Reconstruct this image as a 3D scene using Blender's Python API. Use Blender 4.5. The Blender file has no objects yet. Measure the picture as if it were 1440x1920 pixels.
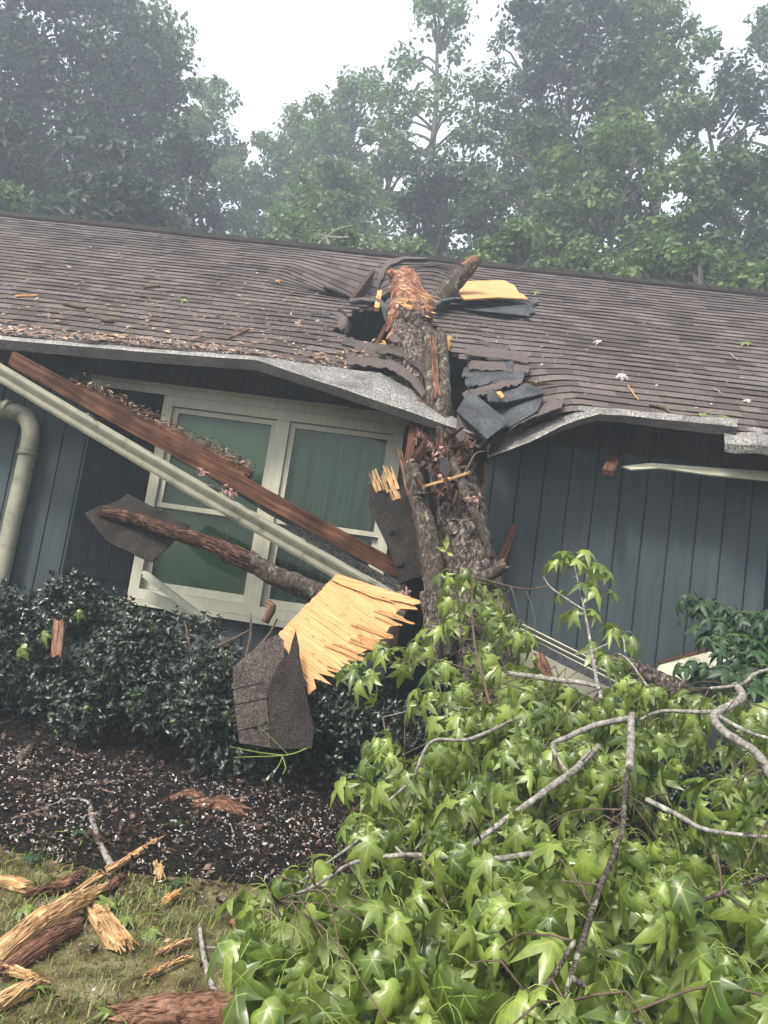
import bpy, math, random
import numpy as np
from mathutils import Vector, Matrix, noise

random.seed(7)
S = bpy.context.scene
COL = S.collection
R = math.radians

# ------------------------------------------------------------------ camera
F, CX, CY = 1443.0, 720.0, 960.0
YAW, PITCH, ROLL = R(5.5), R(7.0), R(8.5)
CAM = Vector((0, -6.2, 1.5))
_f = Vector((-math.sin(YAW) * math.cos(PITCH), math.cos(YAW) * math.cos(PITCH), math.sin(PITCH)))
_r0 = Vector((math.cos(YAW), math.sin(YAW), 0))
_u0 = _r0.cross(_f)
_r = _r0 * math.cos(ROLL) + _u0 * math.sin(ROLL)
_u = _u0 * math.cos(ROLL) - _r0 * math.sin(ROLL)
cd = bpy.data.cameras.new('camera')
cam = bpy.data.objects.new('camera', cd)
COL.objects.link(cam)
cd.sensor_fit = 'VERTICAL'
cd.sensor_height = 24
cd.lens = 24 * F / 1920
cd.clip_start = 0.05
cd.clip_end = 500
m = Matrix((_r, _u, -_f)).transposed().to_4x4()
m.translation = CAM
cam.matrix_world = m
S.camera = cam

# ------------------------------------------------------------------ sky and sun
SUN_EL, SUN_AZ = R(50), R(210)          # azimuth clockwise from +Y; the veiled sun stands high in front of the house
w = bpy.data.worlds.new('World')
S.world = w
w.use_nodes = True
nt = w.node_tree
nt.nodes.clear()
sk = nt.nodes.new('ShaderNodeTexSky')
sk.sky_type = 'NISHITA'
sk.sun_disc = False
sk.sun_elevation = SUN_EL
sk.sun_rotation = SUN_AZ
sk.dust_density = 4
sk.air_density = 1.2
hs = nt.nodes.new('ShaderNodeHueSaturation')
hs.inputs['Saturation'].default_value = 0.22
hs.inputs['Value'].default_value = 1.0
bg = nt.nodes.new('ShaderNodeBackground')
bg.inputs['Strength'].default_value = 0.135
wo = nt.nodes.new('ShaderNodeOutputWorld')
nt.links.new(sk.outputs[0], hs.inputs['Color'])
nt.links.new(hs.outputs[0], bg.inputs['Color'])
nt.links.new(bg.outputs[0], wo.inputs['Surface'])
sl = bpy.data.lights.new('sun', 'SUN')
sl.energy = 2.3
sl.angle = R(11)
sl.color = (1.0, 0.93, 0.80)
so = bpy.data.objects.new('sun', sl)
COL.objects.link(so)
sd = Vector((math.sin(SUN_AZ) * math.cos(SUN_EL), math.cos(SUN_AZ) * math.cos(SUN_EL), math.sin(SUN_EL)))
so.rotation_euler = sd.to_track_quat('Z', 'Y').to_euler()
so.location = (0, -10, 20)
S.view_settings.view_transform = 'Standard'
S.view_settings.look = 'None'
S.view_settings.exposure = 1.7
S.view_settings.gamma = 1
S.render.engine = 'CYCLES'
S.cycles.max_bounces = 6
S.cycles.transparent_max_bounces = 12
S.cycles.volume_bounces = 1

# ------------------------------------------------------------------ placing helpers
def ray(px, py):
    return _f + _r * ((px - CX) / F) - _u * ((py - CY) / F)

def W(px, py, Y=0.0):
    d = ray(px, py)
    return CAM + d * ((Y - CAM.y) / d.y)

def D(px, py, depth):                       # at a distance along the view axis
    return CAM + ray(px, py) * depth

def gz(x, y):                                # ground height
    pts = [(-60, -0.05), (-6.2, 0.0), (-4.2, 0.03), (-2.8, 0.12), (-1.6, 0.30), (-0.4, 0.45), (60, 0.5)]
    for (a, za), (b, zb) in zip(pts, pts[1:]):
        if y <= b:
            t = max(0, (y - a) / (b - a))
            t = t * t * (3 - 2 * t) if b - a < 5 else t
            return za + (zb - za) * t
    return 0.5

def G(px, py, lift=0.0):
    d = ray(px, py)
    t = 0.3
    while t < 60:
        p = CAM + d * t
        if p.z <= gz(p.x, p.y) + lift:
            break
        t += 0.01
    return CAM + d * t

PA = math.atan(0.75)
CA, SA = math.cos(PA), math.sin(PA)
EY, EZ = -0.5, 3.15
RN = Vector((0, -SA, CA))                    # roof normal
def roof_uv(px, py):
    d = ray(px, py)
    e = Vector((0, EY, EZ))
    p = CAM + d * ((e - CAM).dot(RN) / d.dot(RN))
    return p.x, (p.y - EY) / CA
VR = 4.87                                    # slope length to the ridge

def sm(t):
    t = max(0.0, min(1.0, t))
    return t * t * (3 - 2 * t)

U480, U895, U1060 = roof_uv(480, 676)[0], roof_uv(895, 750)[0], roof_uv(1060, 776)[0]
DU, DV = roof_uv(705, 520)
def rdisp(u, v):
    d = 0.0
    if U480 < u <= U895:
        d -= 0.20 * ((u - U480) / (U895 - U480)) * math.exp(-(v / 0.7) ** 2)
    elif U895 < u < U1060 + 0.15:
        d -= 0.30 * sm((U1060 + 0.15 - u) / (U1060 + 0.15 - U895)) * math.exp(-(v / 0.9) ** 2)
    # crushed dent under the ridge
    du = u - (DU + 0.25 * (v - DV) * 0.3)
    g = max(0, 1 + du / 1.05) if du < 0 else max(0, 1 - du / 0.38)
    g = g ** 1.1
    h = math.exp(-((v - DV + 0.1) / (0.62)) ** 2)
    d -= 0.36 * g * h
    # ruffled bump right of the dent and along the trunk
    d += 0.10 * math.exp(-((u - DU - 0.62) / 0.3) ** 2 - ((v - DV - 0.25) / 0.5) ** 2)
    d += 0.012 * noise.noise(Vector((u * 0.9, v * 0.9, 3.1)))
    return d

def RP(u, v, lift=0.0):
    p = Vector((u, EY + v * CA, EZ + v * SA)) + RN * lift
    p.z += rdisp(u, v)
    return p

def RPx(px, py, lift=0.0):
    u, v = roof_uv(px, py)
    return RP(u, v, lift)

def inpoly(x, y, poly):
    c = False
    n = len(poly)
    for i in range(n):
        x0, y0 = poly[i]
        x1, y1 = poly[i - 1]
        if (y0 > y) != (y1 > y) and x < (x1 - x0) * (y - y0) / (y1 - y0) + x0:
            c = not c
    return c

# ------------------------------------------------------------------ mesh builder
class MB:
    def __init__(s):
        s.v, s.f, s.m, s.uv = [], [], [], {}
    def face(s, pts, mi=0):
        n = len(s.v)
        s.v.extend([tuple(p) for p in pts])
        s.f.append(tuple(range(n, n + len(pts))))
        s.m.append(mi)
    def add(s, vs, fs, mi=0):
        n = len(s.v)
        s.v.extend([tuple(p) for p in vs])
        s.f.extend([tuple(i + n for i in f) for f in fs])
        s.m.extend([mi] * len(fs))
    def build(s, name, mats, parent=None, smooth=False, origin=None):
        me = bpy.data.meshes.new(name)
        me.from_pydata(s.v, [], s.f)
        for mt in (mats if isinstance(mats, (list, tuple)) else [mats]):
            me.materials.append(mt)
        if any(s.m):
            me.polygons.foreach_set('material_index', s.m)
        if smooth:
            me.polygons.foreach_set('use_smooth', [True] * len(me.polygons))
        if s.uv:
            lay = me.uv_layers.new(name='UV')
            vi = np.zeros(len(me.loops), dtype=np.int32)
            me.loops.foreach_get('vertex_index', vi)
            tab = np.array([s.uv.get(i) or (s.v[i][0] + s.v[i][1] * .3, s.v[i][2]) for i in range(len(s.v))], dtype=np.float32)
            lay.data.foreach_set('uv', tab[vi].ravel())
        me.update()
        o = bpy.data.objects.new(name, me)
        COL.objects.link(o)
        if parent is not None:
            o.parent = parent
            o.matrix_parent_inverse = Matrix.Translation(-parent.location)
        return o

def tag(o, label=None, cat=None, group=None, kind=None):
    if label: o['label'] = label
    if cat: o['category'] = cat
    if group: o['group'] = group
    if kind: o['kind'] = kind
    return o

def thing(name, label, cat, loc=(0, 0, 0), group=None):
    o = bpy.data.objects.new(name, None)
    o.empty_display_size = 0.1
    COL.objects.link(o)
    o.location = loc
    return tag(o, label, cat, group)

def box(mb, a, b, mi=0):
    (x0, y0, z0), (x1, y1, z1) = a, b
    vs = [(x0, y0, z0), (x1, y0, z0), (x1, y1, z0), (x0, y1, z0), (x0, y0, z1), (x1, y0, z1), (x1, y1, z1), (x0, y1, z1)]
    mb.add(vs, [(0, 3, 2, 1), (4, 5, 6, 7), (0, 1, 5, 4), (1, 2, 6, 5), (2, 3, 7, 6), (3, 0, 4, 7)], mi)

def bar(mb, p, q, wdir, a, b, mi=0, jag0=0.0, jag1=0.0):
    """board from p to q; a = size along wdir, b = size across"""
    p, q = Vector(p), Vector(q)
    ax = (q - p).normalized()
    wv = Vector(wdir)
    wv = (wv - ax * wv.dot(ax)).normalized()
    tv = ax.cross(wv)
    n = 7
    L = (q - p).length
    # split the ends in fingers when jagged
    rows = n if (jag0 or jag1) else 2
    uo = random.uniform(0, 20)
    for i in range(rows - 1):
        t0, t1 = i / (rows - 1) - .5, (i + 1) / (rows - 1) - .5
        j0 = random.uniform(-1, 1) * jag0
        j1 = random.uniform(-1, 1) * jag1
        vs = []
        for e, jj in ((p, j0), (q, j1)):
            for (tt, s_) in ((t0, -.5), (t1, -.5), (t1, .5), (t0, .5)):
                k = jj * random.uniform(.6, 1.1)
                vs.append(e + ax * k + wv * a * tt + tv * b * s_)
                mb.uv[len(mb.v) + len(vs) - 1] = (uo + (0 if e is p else L) + k, uo * 3 + tt * a + s_ * b * .9)
        mb.add(vs, [(0, 1, 2, 3), (7, 6, 5, 4), (0, 4, 5, 1), (1, 5, 6, 2), (2, 6, 7, 3), (3, 7, 4, 0)], mi)

def resample(pts, rads, step):
    P = [Vector(p) for p in pts]
    out, ro = [], []
    n = len(P)
    for i in range(n - 1):
        p0, p1, p2, p3 = P[max(0, i - 1)], P[i], P[i + 1], P[min(n - 1, i + 2)]
        k = max(1, int((p2 - p1).length / step))
        for j in range(k):
            t = j / k
            out.append(0.5 * ((2 * p1) + (p2 - p0) * t + (2 * p0 - 5 * p1 + 4 * p2 - p3) * t * t + (3 * p1 - p0 - 3 * p2 + p3) * t ** 3))
            ro.append(rads[i] + (rads[i + 1] - rads[i]) * t)
    out.append(P[-1])
    ro.append(rads[-1])
    return out, ro

def tube(mb, pts, rads, n=8, step=0.05, amp=0.0, freq=8.0, jag0=0.0, jag1=0.0, mi=0, wob=0.0, endmi=None, flat=1.0):
    P, Rd = resample(pts, rads, step)
    m_ = len(P)
    t = (P[1] - P[0]).normalized()
    a = t.orthogonal().normalized()
    base = len(mb.v)
    ph = random.uniform(0, 50)
    for i in range(m_):
        tt = (P[min(i + 1, m_ - 1)] - P[max(i - 1, 0)]).normalized()
        a = (a - tt * a.dot(tt)).normalized()
        b = tt.cross(a)
        c = P[i]
        if wob:
            c = c + noise.noise_vector(Vector((i * step * 3, ph, 0))) * wob
        for k in range(n):
            an = 2 * math.pi * k / n
            dv = a * math.cos(an) + b * math.sin(an) * flat
            r = Rd[i]
            if amp:
                q = c * freq + dv * 1.5 * 0 + Vector((math.cos(an) * r * freq, math.sin(an) * r * freq, ph))
                r *= 1 + amp * (noise.noise(q) + 0.5 * noise.noise(q * 2.3))
            p = c + dv * r
            if jag1 and i == m_ - 1:
                p = p + tt * random.uniform(-.3, 1) * jag1
            if jag0 and i == 0:
                p = p - tt * random.uniform(-.3, 1) * jag0
            mb.uv[len(mb.v)] = (ph + i * step, ph * .7 + (an if an < math.pi else 2 * math.pi - an) * max(r, .01) * 1.0)
            mb.v.append(tuple(p))
    for i in range(m_ - 1):
        for k in range(n):
            k2 = (k + 1) % n
            mb.f.append((base + i * n + k, base + i * n + k2, base + (i + 1) * n + k2, base + (i + 1) * n + k))
            mb.m.append(mi)
    e = mi if endmi is None else endmi
    for i, jj, sgn in ((0, jag0, -1), (m_ - 1, jag1, 1)):
        ci = len(mb.v)
        mb.v.append(tuple(P[i] - (P[min(i + 1, m_ - 1)] - P[max(i - 1, 0)]).normalized() * sgn * jj * .3))
        for k in range(n):
            k2 = (k + 1) % n
            mb.f.append((base + i * n + k2, base + i * n + k, ci) if i == 0 else (base + i * n + k, base + i * n + k2, ci))
            mb.m.append(e)

def slab(mb, pts, th, mi=0, mback=None, medge=None, bend=0.0):
    """an outline in space given a thickness"""
    P = [Vector(p) for p in pts]
    nn = Vector((0, 0, 0))
    for i in range(len(P)):
        nn += P[i].cross(P[(i + 1) % len(P)])
    nn.normalize()
    if nn.y > 0 and abs(nn.y) > 0.2 or (abs(nn.y) <= .2 and nn.z < 0):
        nn = -nn
        P = P[::-1]
    k = len(P)
    vs = [p for p in P] + [p - nn * th for p in P]
    mb.add(vs, [tuple(range(k))], mi)
    mb.f.append(tuple(len(mb.v) - 2 * k + i for i in range(2 * k - 1, k - 1, -1)))
    mb.m.append(mi if mback is None else mback)
    o = len(mb.v) - 2 * k
    for i in range(k):
        j = (i + 1) % k
        mb.f.append((o + j, o + i, o + k + i, o + k + j))
        mb.m.append(mi if medge is None else medge)

def rv0():
    return Vector((random.uniform(-1, 1), random.uniform(-1, 1), random.uniform(-1, 1)))

def fibers(mb, pts, rads, n, L=(.05, .16), w_=(.003, .008), mi=0, skew=.12, lift=1.0, flat=1.0, tmin=0.0, tmax=1.0):
    """torn slivers lying along the surface of a round piece of wood"""
    P, Rd = resample(pts, rads, .02)
    a0 = (P[1] - P[0]).normalized().orthogonal().normalized()
    for _ in range(n):
        i = min(len(P) - 2, int((tmin + (tmax - tmin) * random.random()) * (len(P) - 1)))
        t = (P[i + 1] - P[i]).normalized()
        a = (a0 - t * a0.dot(t)).normalized(); b = t.cross(a)
        an = random.uniform(0, 6.283)
        d = a * math.cos(an) + b * math.sin(an) * flat
        ll = random.uniform(*L) / 2
        dr = (t + d * random.uniform(-skew, skew * 1.2) + t.cross(d) * random.uniform(-skew, skew)).normalized()
        c = P[i] + d * Rd[i] * lift * random.uniform(.9, 1.04)
        ww = random.uniform(*w_)
        sd_ = dr.cross(d).normalized()
        up_ = d * ww * .6
        base = len(mb.v)
        for j, q in enumerate((c - dr * ll, c - sd_ * ww, c + up_, c + sd_ * ww, c + dr * ll * random.uniform(.6, 1.2))):
            mb.uv[base + j] = (an * 3 + (q - c).dot(dr), an * 7 + (q - c).dot(sd_))
            mb.v.append(tuple(q))
        for f in ((0, 1, 2), (0, 2, 3), (4, 2, 1), (4, 3, 2)):
            mb.f.append(tuple(base + k for k in f)); mb.m.append(mi)

def torn_end(mb, c, ax, wv, wd, th, n, L, mi=0):
    """a broken board end: a fan of pointed slivers"""
    ax = Vector(ax).normalized(); wv = Vector(wv); wv = (wv - ax * wv.dot(ax)).normalized(); tv = ax.cross(wv)
    for i in range(n):
        o = c + wv * wd * random.uniform(-.5, .5) + tv * th * random.uniform(-.5, .5)
        l_ = L * random.uniform(.25, 1.0)
        w2 = wd / n * random.uniform(.8, 2.0); t2 = th * random.uniform(.15, .4)
        dr = (ax + wv * random.uniform(-.10, .10) + tv * random.uniform(-.08, .08)).normalized()
        base = len(mb.v)
        b0 = o - ax * L * .5
        tip = o + dr * l_
        for j, q in enumerate((b0 - wv * w2 - tv * t2, b0 + wv * w2 - tv * t2, b0 + wv * w2 + tv * t2, b0 - wv * w2 + tv * t2, tip - wv * w2 * .5, tip + wv * w2 * .3)):
            mb.uv[base + j] = (i * 1.7 + (q - c).dot(ax), i * 3.1 + (q - c).dot(wv) + (q - c).dot(tv))
            mb.v.append(tuple(q))
        for f in ((0, 3, 2, 1), (0, 1, 5, 4), (2, 3, 4, 5), (0, 4, 3), (1, 2, 5)):
            mb.f.append(tuple(base + k for k in f)); mb.m.append(mi)

def jagline(p, q, n, amp):
    """points from p to q in pixels, zigzag across the line"""
    (x0, y0), (x1, y1) = p, q
    L = math.hypot(x1 - x0, y1 - y0) or 1
    nx, ny = -(y1 - y0) / L, (x1 - x0) / L
    out = []
    for i in range(n + 1):
        t = i / n
        a = random.uniform(-amp, amp) if 0 < i < n else 0
        out.append((x0 + (x1 - x0) * t + nx * a, y0 + (y1 - y0) * t + ny * a))
    return out

def pxplane(pts3):
    """a plane through three (px, py, Y) points, returns a function px,py -> point"""
    a, b, c = [W(*p) for p in pts3]
    n = (b - a).cross(c - a).normalized()
    def fn(px, py):
        d = ray(px, py)
        return CAM + d * ((a - CAM).dot(n) / d.dot(n))
    return fn

# ------------------------------------------------------------------ materials
def base_mat(name, rough=0.8, spec=0.3):
    mt = bpy.data.materials.new(name)
    mt.use_nodes = True
    t = mt.node_tree
    b = t.nodes['Principled BSDF']
    b.inputs['Roughness'].default_value = rough
    b.inputs['Specular IOR Level'].default_value = spec
    return mt, t, b

def ramp(t, stops):
    r = t.nodes.new('ShaderNodeValToRGB')
    el = r.color_ramp.elements
    while len(el) < len(stops):
        el.new(0.5)
    for e, (p, c) in zip(el, stops):
        e.position = p
        e.color = (*c, 1)
    return r

def coords(t, scale=(1, 1, 1)):
    tc = t.nodes.new('ShaderNodeTexCoord')
    mp = t.nodes.new('ShaderNodeMapping')
    mp.inputs['Scale'].default_value = scale
    t.links.new(tc.outputs['Object'], mp.inputs['Vector'])
    return mp

def noisy(name, stops, scale=10, stretch=(1, 1, 1), rough=0.8, spec=0.3, bump=0.0, bscale=None, detail=6, island=0.0, metal=0.0, bdist=0.01, distort=0.0, uv=False):
    mt, t, b = base_mat(name, rough, spec)
    mp = coords(t, stretch)
    if uv:
        t.links.new(mp.inputs['Vector'].links[0].from_node.outputs['UV'], mp.inputs['Vector'])
    n = t.nodes.new('ShaderNodeTexNoise')
    n.inputs['Scale'].default_value = scale
    n.inputs['Detail'].default_value = detail
    n.inputs['Roughness'].default_value = 0.65
    n.inputs['Distortion'].default_value = distort
    t.links.new(mp.outputs[0], n.inputs['Vector'])
    r = ramp(t, stops)
    t.links.new(n.outputs['Fac'], r.inputs['Fac'])
    col = r.outputs['Color']
    if island:
        g = t.nodes.new('ShaderNodeNewGeometry')
        mr = t.nodes.new('ShaderNodeMapRange')
        mr.inputs['To Min'].default_value = 1 - island
        mr.inputs['To Max'].default_value = 1 + island
        t.links.new(g.outputs['Random Per Island'], mr.inputs['Value'])
        mx = t.nodes.new('ShaderNodeVectorMath')
        mx.operation = 'SCALE'
        t.links.new(col, mx.inputs[0])
        t.links.new(mr.outputs[0], mx.inputs['Scale'])
        col = mx.outputs[0]
    t.links.new(col, b.inputs['Base Color'])
    b.inputs['Metallic'].default_value = metal
    if bump:
        n2 = t.nodes.new('ShaderNodeTexNoise')
        n2.inputs['Scale'].default_value = bscale or scale * 3
        n2.inputs['Detail'].default_value = 8
        t.links.new(mp.outputs[0], n2.inputs['Vector'])
        bp = t.nodes.new('ShaderNodeBump')
        bp.inputs['Strength'].default_value = bump
        bp.inputs['Distance'].default_value = bdist
        t.links.new(n2.outputs['Fac'], bp.inputs['Height'])
        t.links.new(bp.outputs[0], b.inputs['Normal'])
    return mt

def leaf_mat(name, dark, light, trans, rough=0.45, spec=0.4, tr=0.35, under=None, vein=False):
    mt, t, b = base_mat(name, rough, spec)
    g = t.nodes.new('ShaderNodeNewGeometry')
    r = ramp(t, [(0.0, dark), (0.6, tuple((x + y) / 2 for x, y in zip(dark, light))), (1.0, light)])
    t.links.new(g.outputs['Random Per Island'], r.inputs['Fac'])
    col = r.outputs['Color']
    if under:
        mx = t.nodes.new('ShaderNodeMix')
        mx.data_type = 'RGBA'
        mx.inputs['B'].default_value = (*under, 1)
        t.links.new(g.outputs['Backfacing'], mx.inputs['Factor'])
        t.links.new(col, mx.inputs['A'])
        col = mx.outputs['Result']
    mp = coords(t)
    n = t.nodes.new('ShaderNodeTexNoise')
    n.inputs['Scale'].default_value = 30 if vein else 3
    n.inputs['Detail'].default_value = 4
    t.links.new(mp.outputs[0], n.inputs['Vector'])
    mr = t.nodes.new('ShaderNodeMapRange')
    mr.inputs['From Min'].default_value = .3
    mr.inputs['From Max'].default_value = .7
    mr.inputs['To Min'].default_value = .70
    mr.inputs['To Max'].default_value = 1.28
    t.links.new(n.outputs['Fac'], mr.inputs['Value'])
    sc = t.nodes.new('ShaderNodeVectorMath')
    sc.operation = 'SCALE'
    t.links.new(col, sc.inputs[0])
    t.links.new(mr.outputs[0], sc.inputs['Scale'])
    fin = sc.outputs[0]
    if vein:                                   # paler midribs running out along the lobes
        ux = t.nodes.new('ShaderNodeTexCoord')
        sx = t.nodes.new('ShaderNodeSeparateXYZ')
        t.links.new(ux.outputs['UV'], sx.inputs[0])
        rb = ramp(t, [(0.03, (1, 1, 1)), (0.10, (0, 0, 0))])
        t.links.new(sx.outputs['X'], rb.inputs['Fac'])
        mv = t.nodes.new('ShaderNodeMix')
        mv.data_type = 'RGBA'
        mv.inputs['B'].default_value = (min(1, light[0] * 1.9), min(1, light[1] * 1.6), min(1, light[2] * 2.0), 1)
        mm = t.nodes.new('ShaderNodeMath'); mm.operation = 'MULTIPLY'; mm.inputs[1].default_value = .6
        t.links.new(rb.outputs[0], mm.inputs[0])
        t.links.new(mm.outputs[0], mv.inputs['Factor']); t.links.new(fin, mv.inputs['A'])
        fin = mv.outputs['Result']
    t.links.new(fin, b.inputs['Base Color'])
    tl = t.nodes.new('ShaderNodeBsdfTranslucent')
    tl.inputs['Color'].default_value = (*trans, 1)
    ms = t.nodes.new('ShaderNodeMixShader')
    ms.inputs[0].default_value = tr
    out = t.nodes['Material Output']
    t.links.new(b.outputs[0], ms.inputs[1])
    t.links.new(tl.outputs[0], ms.inputs[2])
    t.links.new(ms.outputs[0], out.inputs['Surface'])
    if vein:
        bp = t.nodes.new('ShaderNodeBump')
        bp.inputs['Strength'].default_value = .35
        bp.inputs['Distance'].default_value = .004
        t.links.new(n.outputs['Fac'], bp.inputs['Height'])
        t.links.new(bp.outputs[0], b.inputs['Normal'])
    return mt

M = {}
M['shingle'] = noisy('shingle', [(0.38, (.020, .0155, .0155)), (0.5, (.052, .042, .041)), (0.64, (.115, .095, .089))], 150, rough=.95, spec=.12, bump=.6, bscale=400, island=.34, bdist=.004)
def streak(mt, amount=.35, scale=.8):
    """large soft weather stains over a material's colour"""
    t = mt.node_tree
    b = t.nodes['Principled BSDF']
    src = b.inputs['Base Color'].links[0].from_socket
    mp = coords(t, (1, 1, .6))
    n = t.nodes.new('ShaderNodeTexNoise')
    n.inputs['Scale'].default_value = scale
    n.inputs['Detail'].default_value = 7
    t.links.new(mp.outputs[0], n.inputs['Vector'])
    mr = t.nodes.new('ShaderNodeMapRange')
    mr.inputs['From Min'].default_value = .3
    mr.inputs['From Max'].default_value = .7
    mr.inputs['To Min'].default_value = 1 - amount
    mr.inputs['To Max'].default_value = 1 + amount
    t.links.new(n.outputs['Fac'], mr.inputs['Value'])
    sc = t.nodes.new('ShaderNodeVectorMath')
    sc.operation = 'SCALE'
    t.links.new(src, sc.inputs[0])
    t.links.new(mr.outputs[0], sc.inputs['Scale'])
    t.links.new(sc.outputs[0], b.inputs['Base Color'])
    return mt
streak(M['shingle'], .22, 1.3)
M['shingle_edge'] = noisy('shingle_edge', [(0.3, (.008, .007, .007)), (0.7, (.018, .016, .016))], 80, rough=.95, spec=.05)  # black asphalt edge; its dark colour also stands in for course shadow lines
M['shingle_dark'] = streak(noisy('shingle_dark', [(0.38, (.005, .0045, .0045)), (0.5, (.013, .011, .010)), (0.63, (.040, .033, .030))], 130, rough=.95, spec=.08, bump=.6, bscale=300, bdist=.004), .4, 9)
M['shingle_mid'] = streak(noisy('shingle_faded', [(0.38, (.014, .011, .010)), (0.5, (.036, .029, .026)), (0.63, (.09, .075, .068))], 110, rough=.95, spec=.08, bump=.6, bscale=300, bdist=.004), .4, 7)
M['felt'] = streak(noisy('felt', [(0.38, (.009, .010, .012)), (0.52, (.024, .026, .030)), (0.66, (.085, .088, .096))], 110, rough=.75, spec=.22, bump=.5, bscale=160, bdist=.005), .55, 7)
M['deck'] = streak(noisy('deck_wood', [(0.3, (.022, .011, .007)), (0.7, (.055, .028, .017))], 6, (1, 6, 6), rough=.9, spec=.1), .3, 3)
M['fascia'] = streak(noisy('fascia_wood', [(0.34, (.016, .008, .005)), (0.5, (.055, .024, .014)), (0.68, (.11, .054, .033))], 7, (.35, 5, 1), rough=.85, spec=.1, bump=.5, bscale=14, bdist=.004, uv=True, distort=.4), .45, 6)
M['siding'] = streak(noisy('siding_paint', [(0.36, (.024, .032, .036)), (0.64, (.034, .044, .048))], 16, (1, 1, .10), rough=.75, spec=.12, bump=.5, bscale=40, bdist=.003), .2, 1.4)
M['groove'] = noisy('groove', [(0.3, (.010, .014, .017)), (0.7, (.02, .026, .03))], 20, rough=.9, spec=.05)
M['sheath'] = streak(noisy('bare_sheathing', [(0.25, (.012, .006, .005)), (0.7, (.042, .023, .017))], 10, (4, 4, .5), rough=.95, spec=.05, bump=.3, bscale=40, bdist=.004), .4, 3)
M['trim'] = streak(noisy('cream_trim', [(0.3, (.235, .23, .18)), (0.5, (.265, .26, .207)), (0.7, (.30, .295, .24))], 22, (1, 1, .3), rough=.5, spec=.25, bump=.2, bscale=50, bdist=.002), .10, 4)
M['gutter'] = streak(noisy('gutter_metal', [(0.33, (.07, .066, .048)), (0.44, (.155, .15, .112)), (0.6, (.185, .18, .137)), (0.75, (.21, .205, .16))], 6, (1, 1, 1), rough=.45, spec=.35, distort=.4), .14, 4)
M['metal'] = streak(noisy('weathered_metal', [(0.40, (.028, .025, .023)), (0.50, (.085, .079, .074)), (0.62, (.24, .23, .22))], 75, rough=.55, spec=.4, bump=.4, bscale=140, bdist=.004), .40, 5)
M['metal_dark'] = streak(noisy('flange_metal', [(0.35, (.008, .0075, .007)), (0.65, (.030, .027, .025))], 20, (1, 1, 3), rough=.6, spec=.25), .45, 4)
M['shutter'] = noisy('shutter_paint', [(0.3, (.0028, .0032, .005)), (0.7, (.006, .007, .010))], 9, rough=.85, spec=.05)
M['room'] = noisy('dark_room', [(0.3, (.02, .018, .017)), (0.7, (.04, .035, .032))], 3, rough=.95, spec=.05)
M['blind'] = noisy('blind', [(0.3, (.36, .43, .34)), (0.7, (.44, .51, .42))], 3, rough=.7, spec=.1)
M['curtain'] = noisy('curtain', [(0.3, (.13, .165, .15)), (0.7, (.22, .255, .235))], 4, (3, 3, .3), rough=.95, spec=.05)
M['ply'] = None
M['fresh'] = streak(noisy('fresh_wood', [(0.32, (.16, .075, .026)), (0.45, (.31, .165, .065)), (0.7, (.42, .27, .125))], 4, (1.0, 14, 1), rough=.85, spec=.1, bump=.8, bscale=9, bdist=.01, uv=True, distort=.5), .3, 9)
M['splinter'] = streak(noisy('splintered_wood', [(0.32, (.09, .042, .018)), (0.43, (.24, .13, .055)), (0.55, (.38, .25, .125)), (0.72, (.50, .38, .23))], 5, (1.2, 16, 1), rough=.9, spec=.08, bump=1, bscale=10, bdist=.012, uv=True, distort=.8), .4, 10)
M['rot'] = streak(noisy('rotten_wood', [(0.28, (.016, .009, .007)), (0.45, (.070, .034, .023)), (0.6, (.16, .088, .060)), (0.8, (.30, .20, .145))], 5, (1.2, 9, 1), rough=.95, spec=.1, bump=1, bscale=12, bdist=.015, uv=True, distort=1.0), .5, 11)
M['rot_dark'] = streak(noisy('dark_rotten_wood', [(0.36, (.008, .005, .004)), (0.5, (.040, .020, .014)), (0.6, (.10, .055, .038)), (0.75, (.22, .15, .11))], 6, (1.2, 9, 1), rough=.95, spec=.1, bump=1, bscale=12, bdist=.015, uv=True, distort=1.0), .6, 8)
M['flesh'] = streak(noisy('stripped_trunk', [(0.34, (.030, .013, .009)), (0.45, (.105, .045, .029)), (0.55, (.19, .090, .060)), (0.63, (.33, .21, .16)), (0.75, (.46, .36, .29))], 7, (1.6, 4, 1), rough=.95, spec=.08, bump=1.0, bscale=14, bdist=.02, uv=True, distort=1.5), .5, 14)
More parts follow.
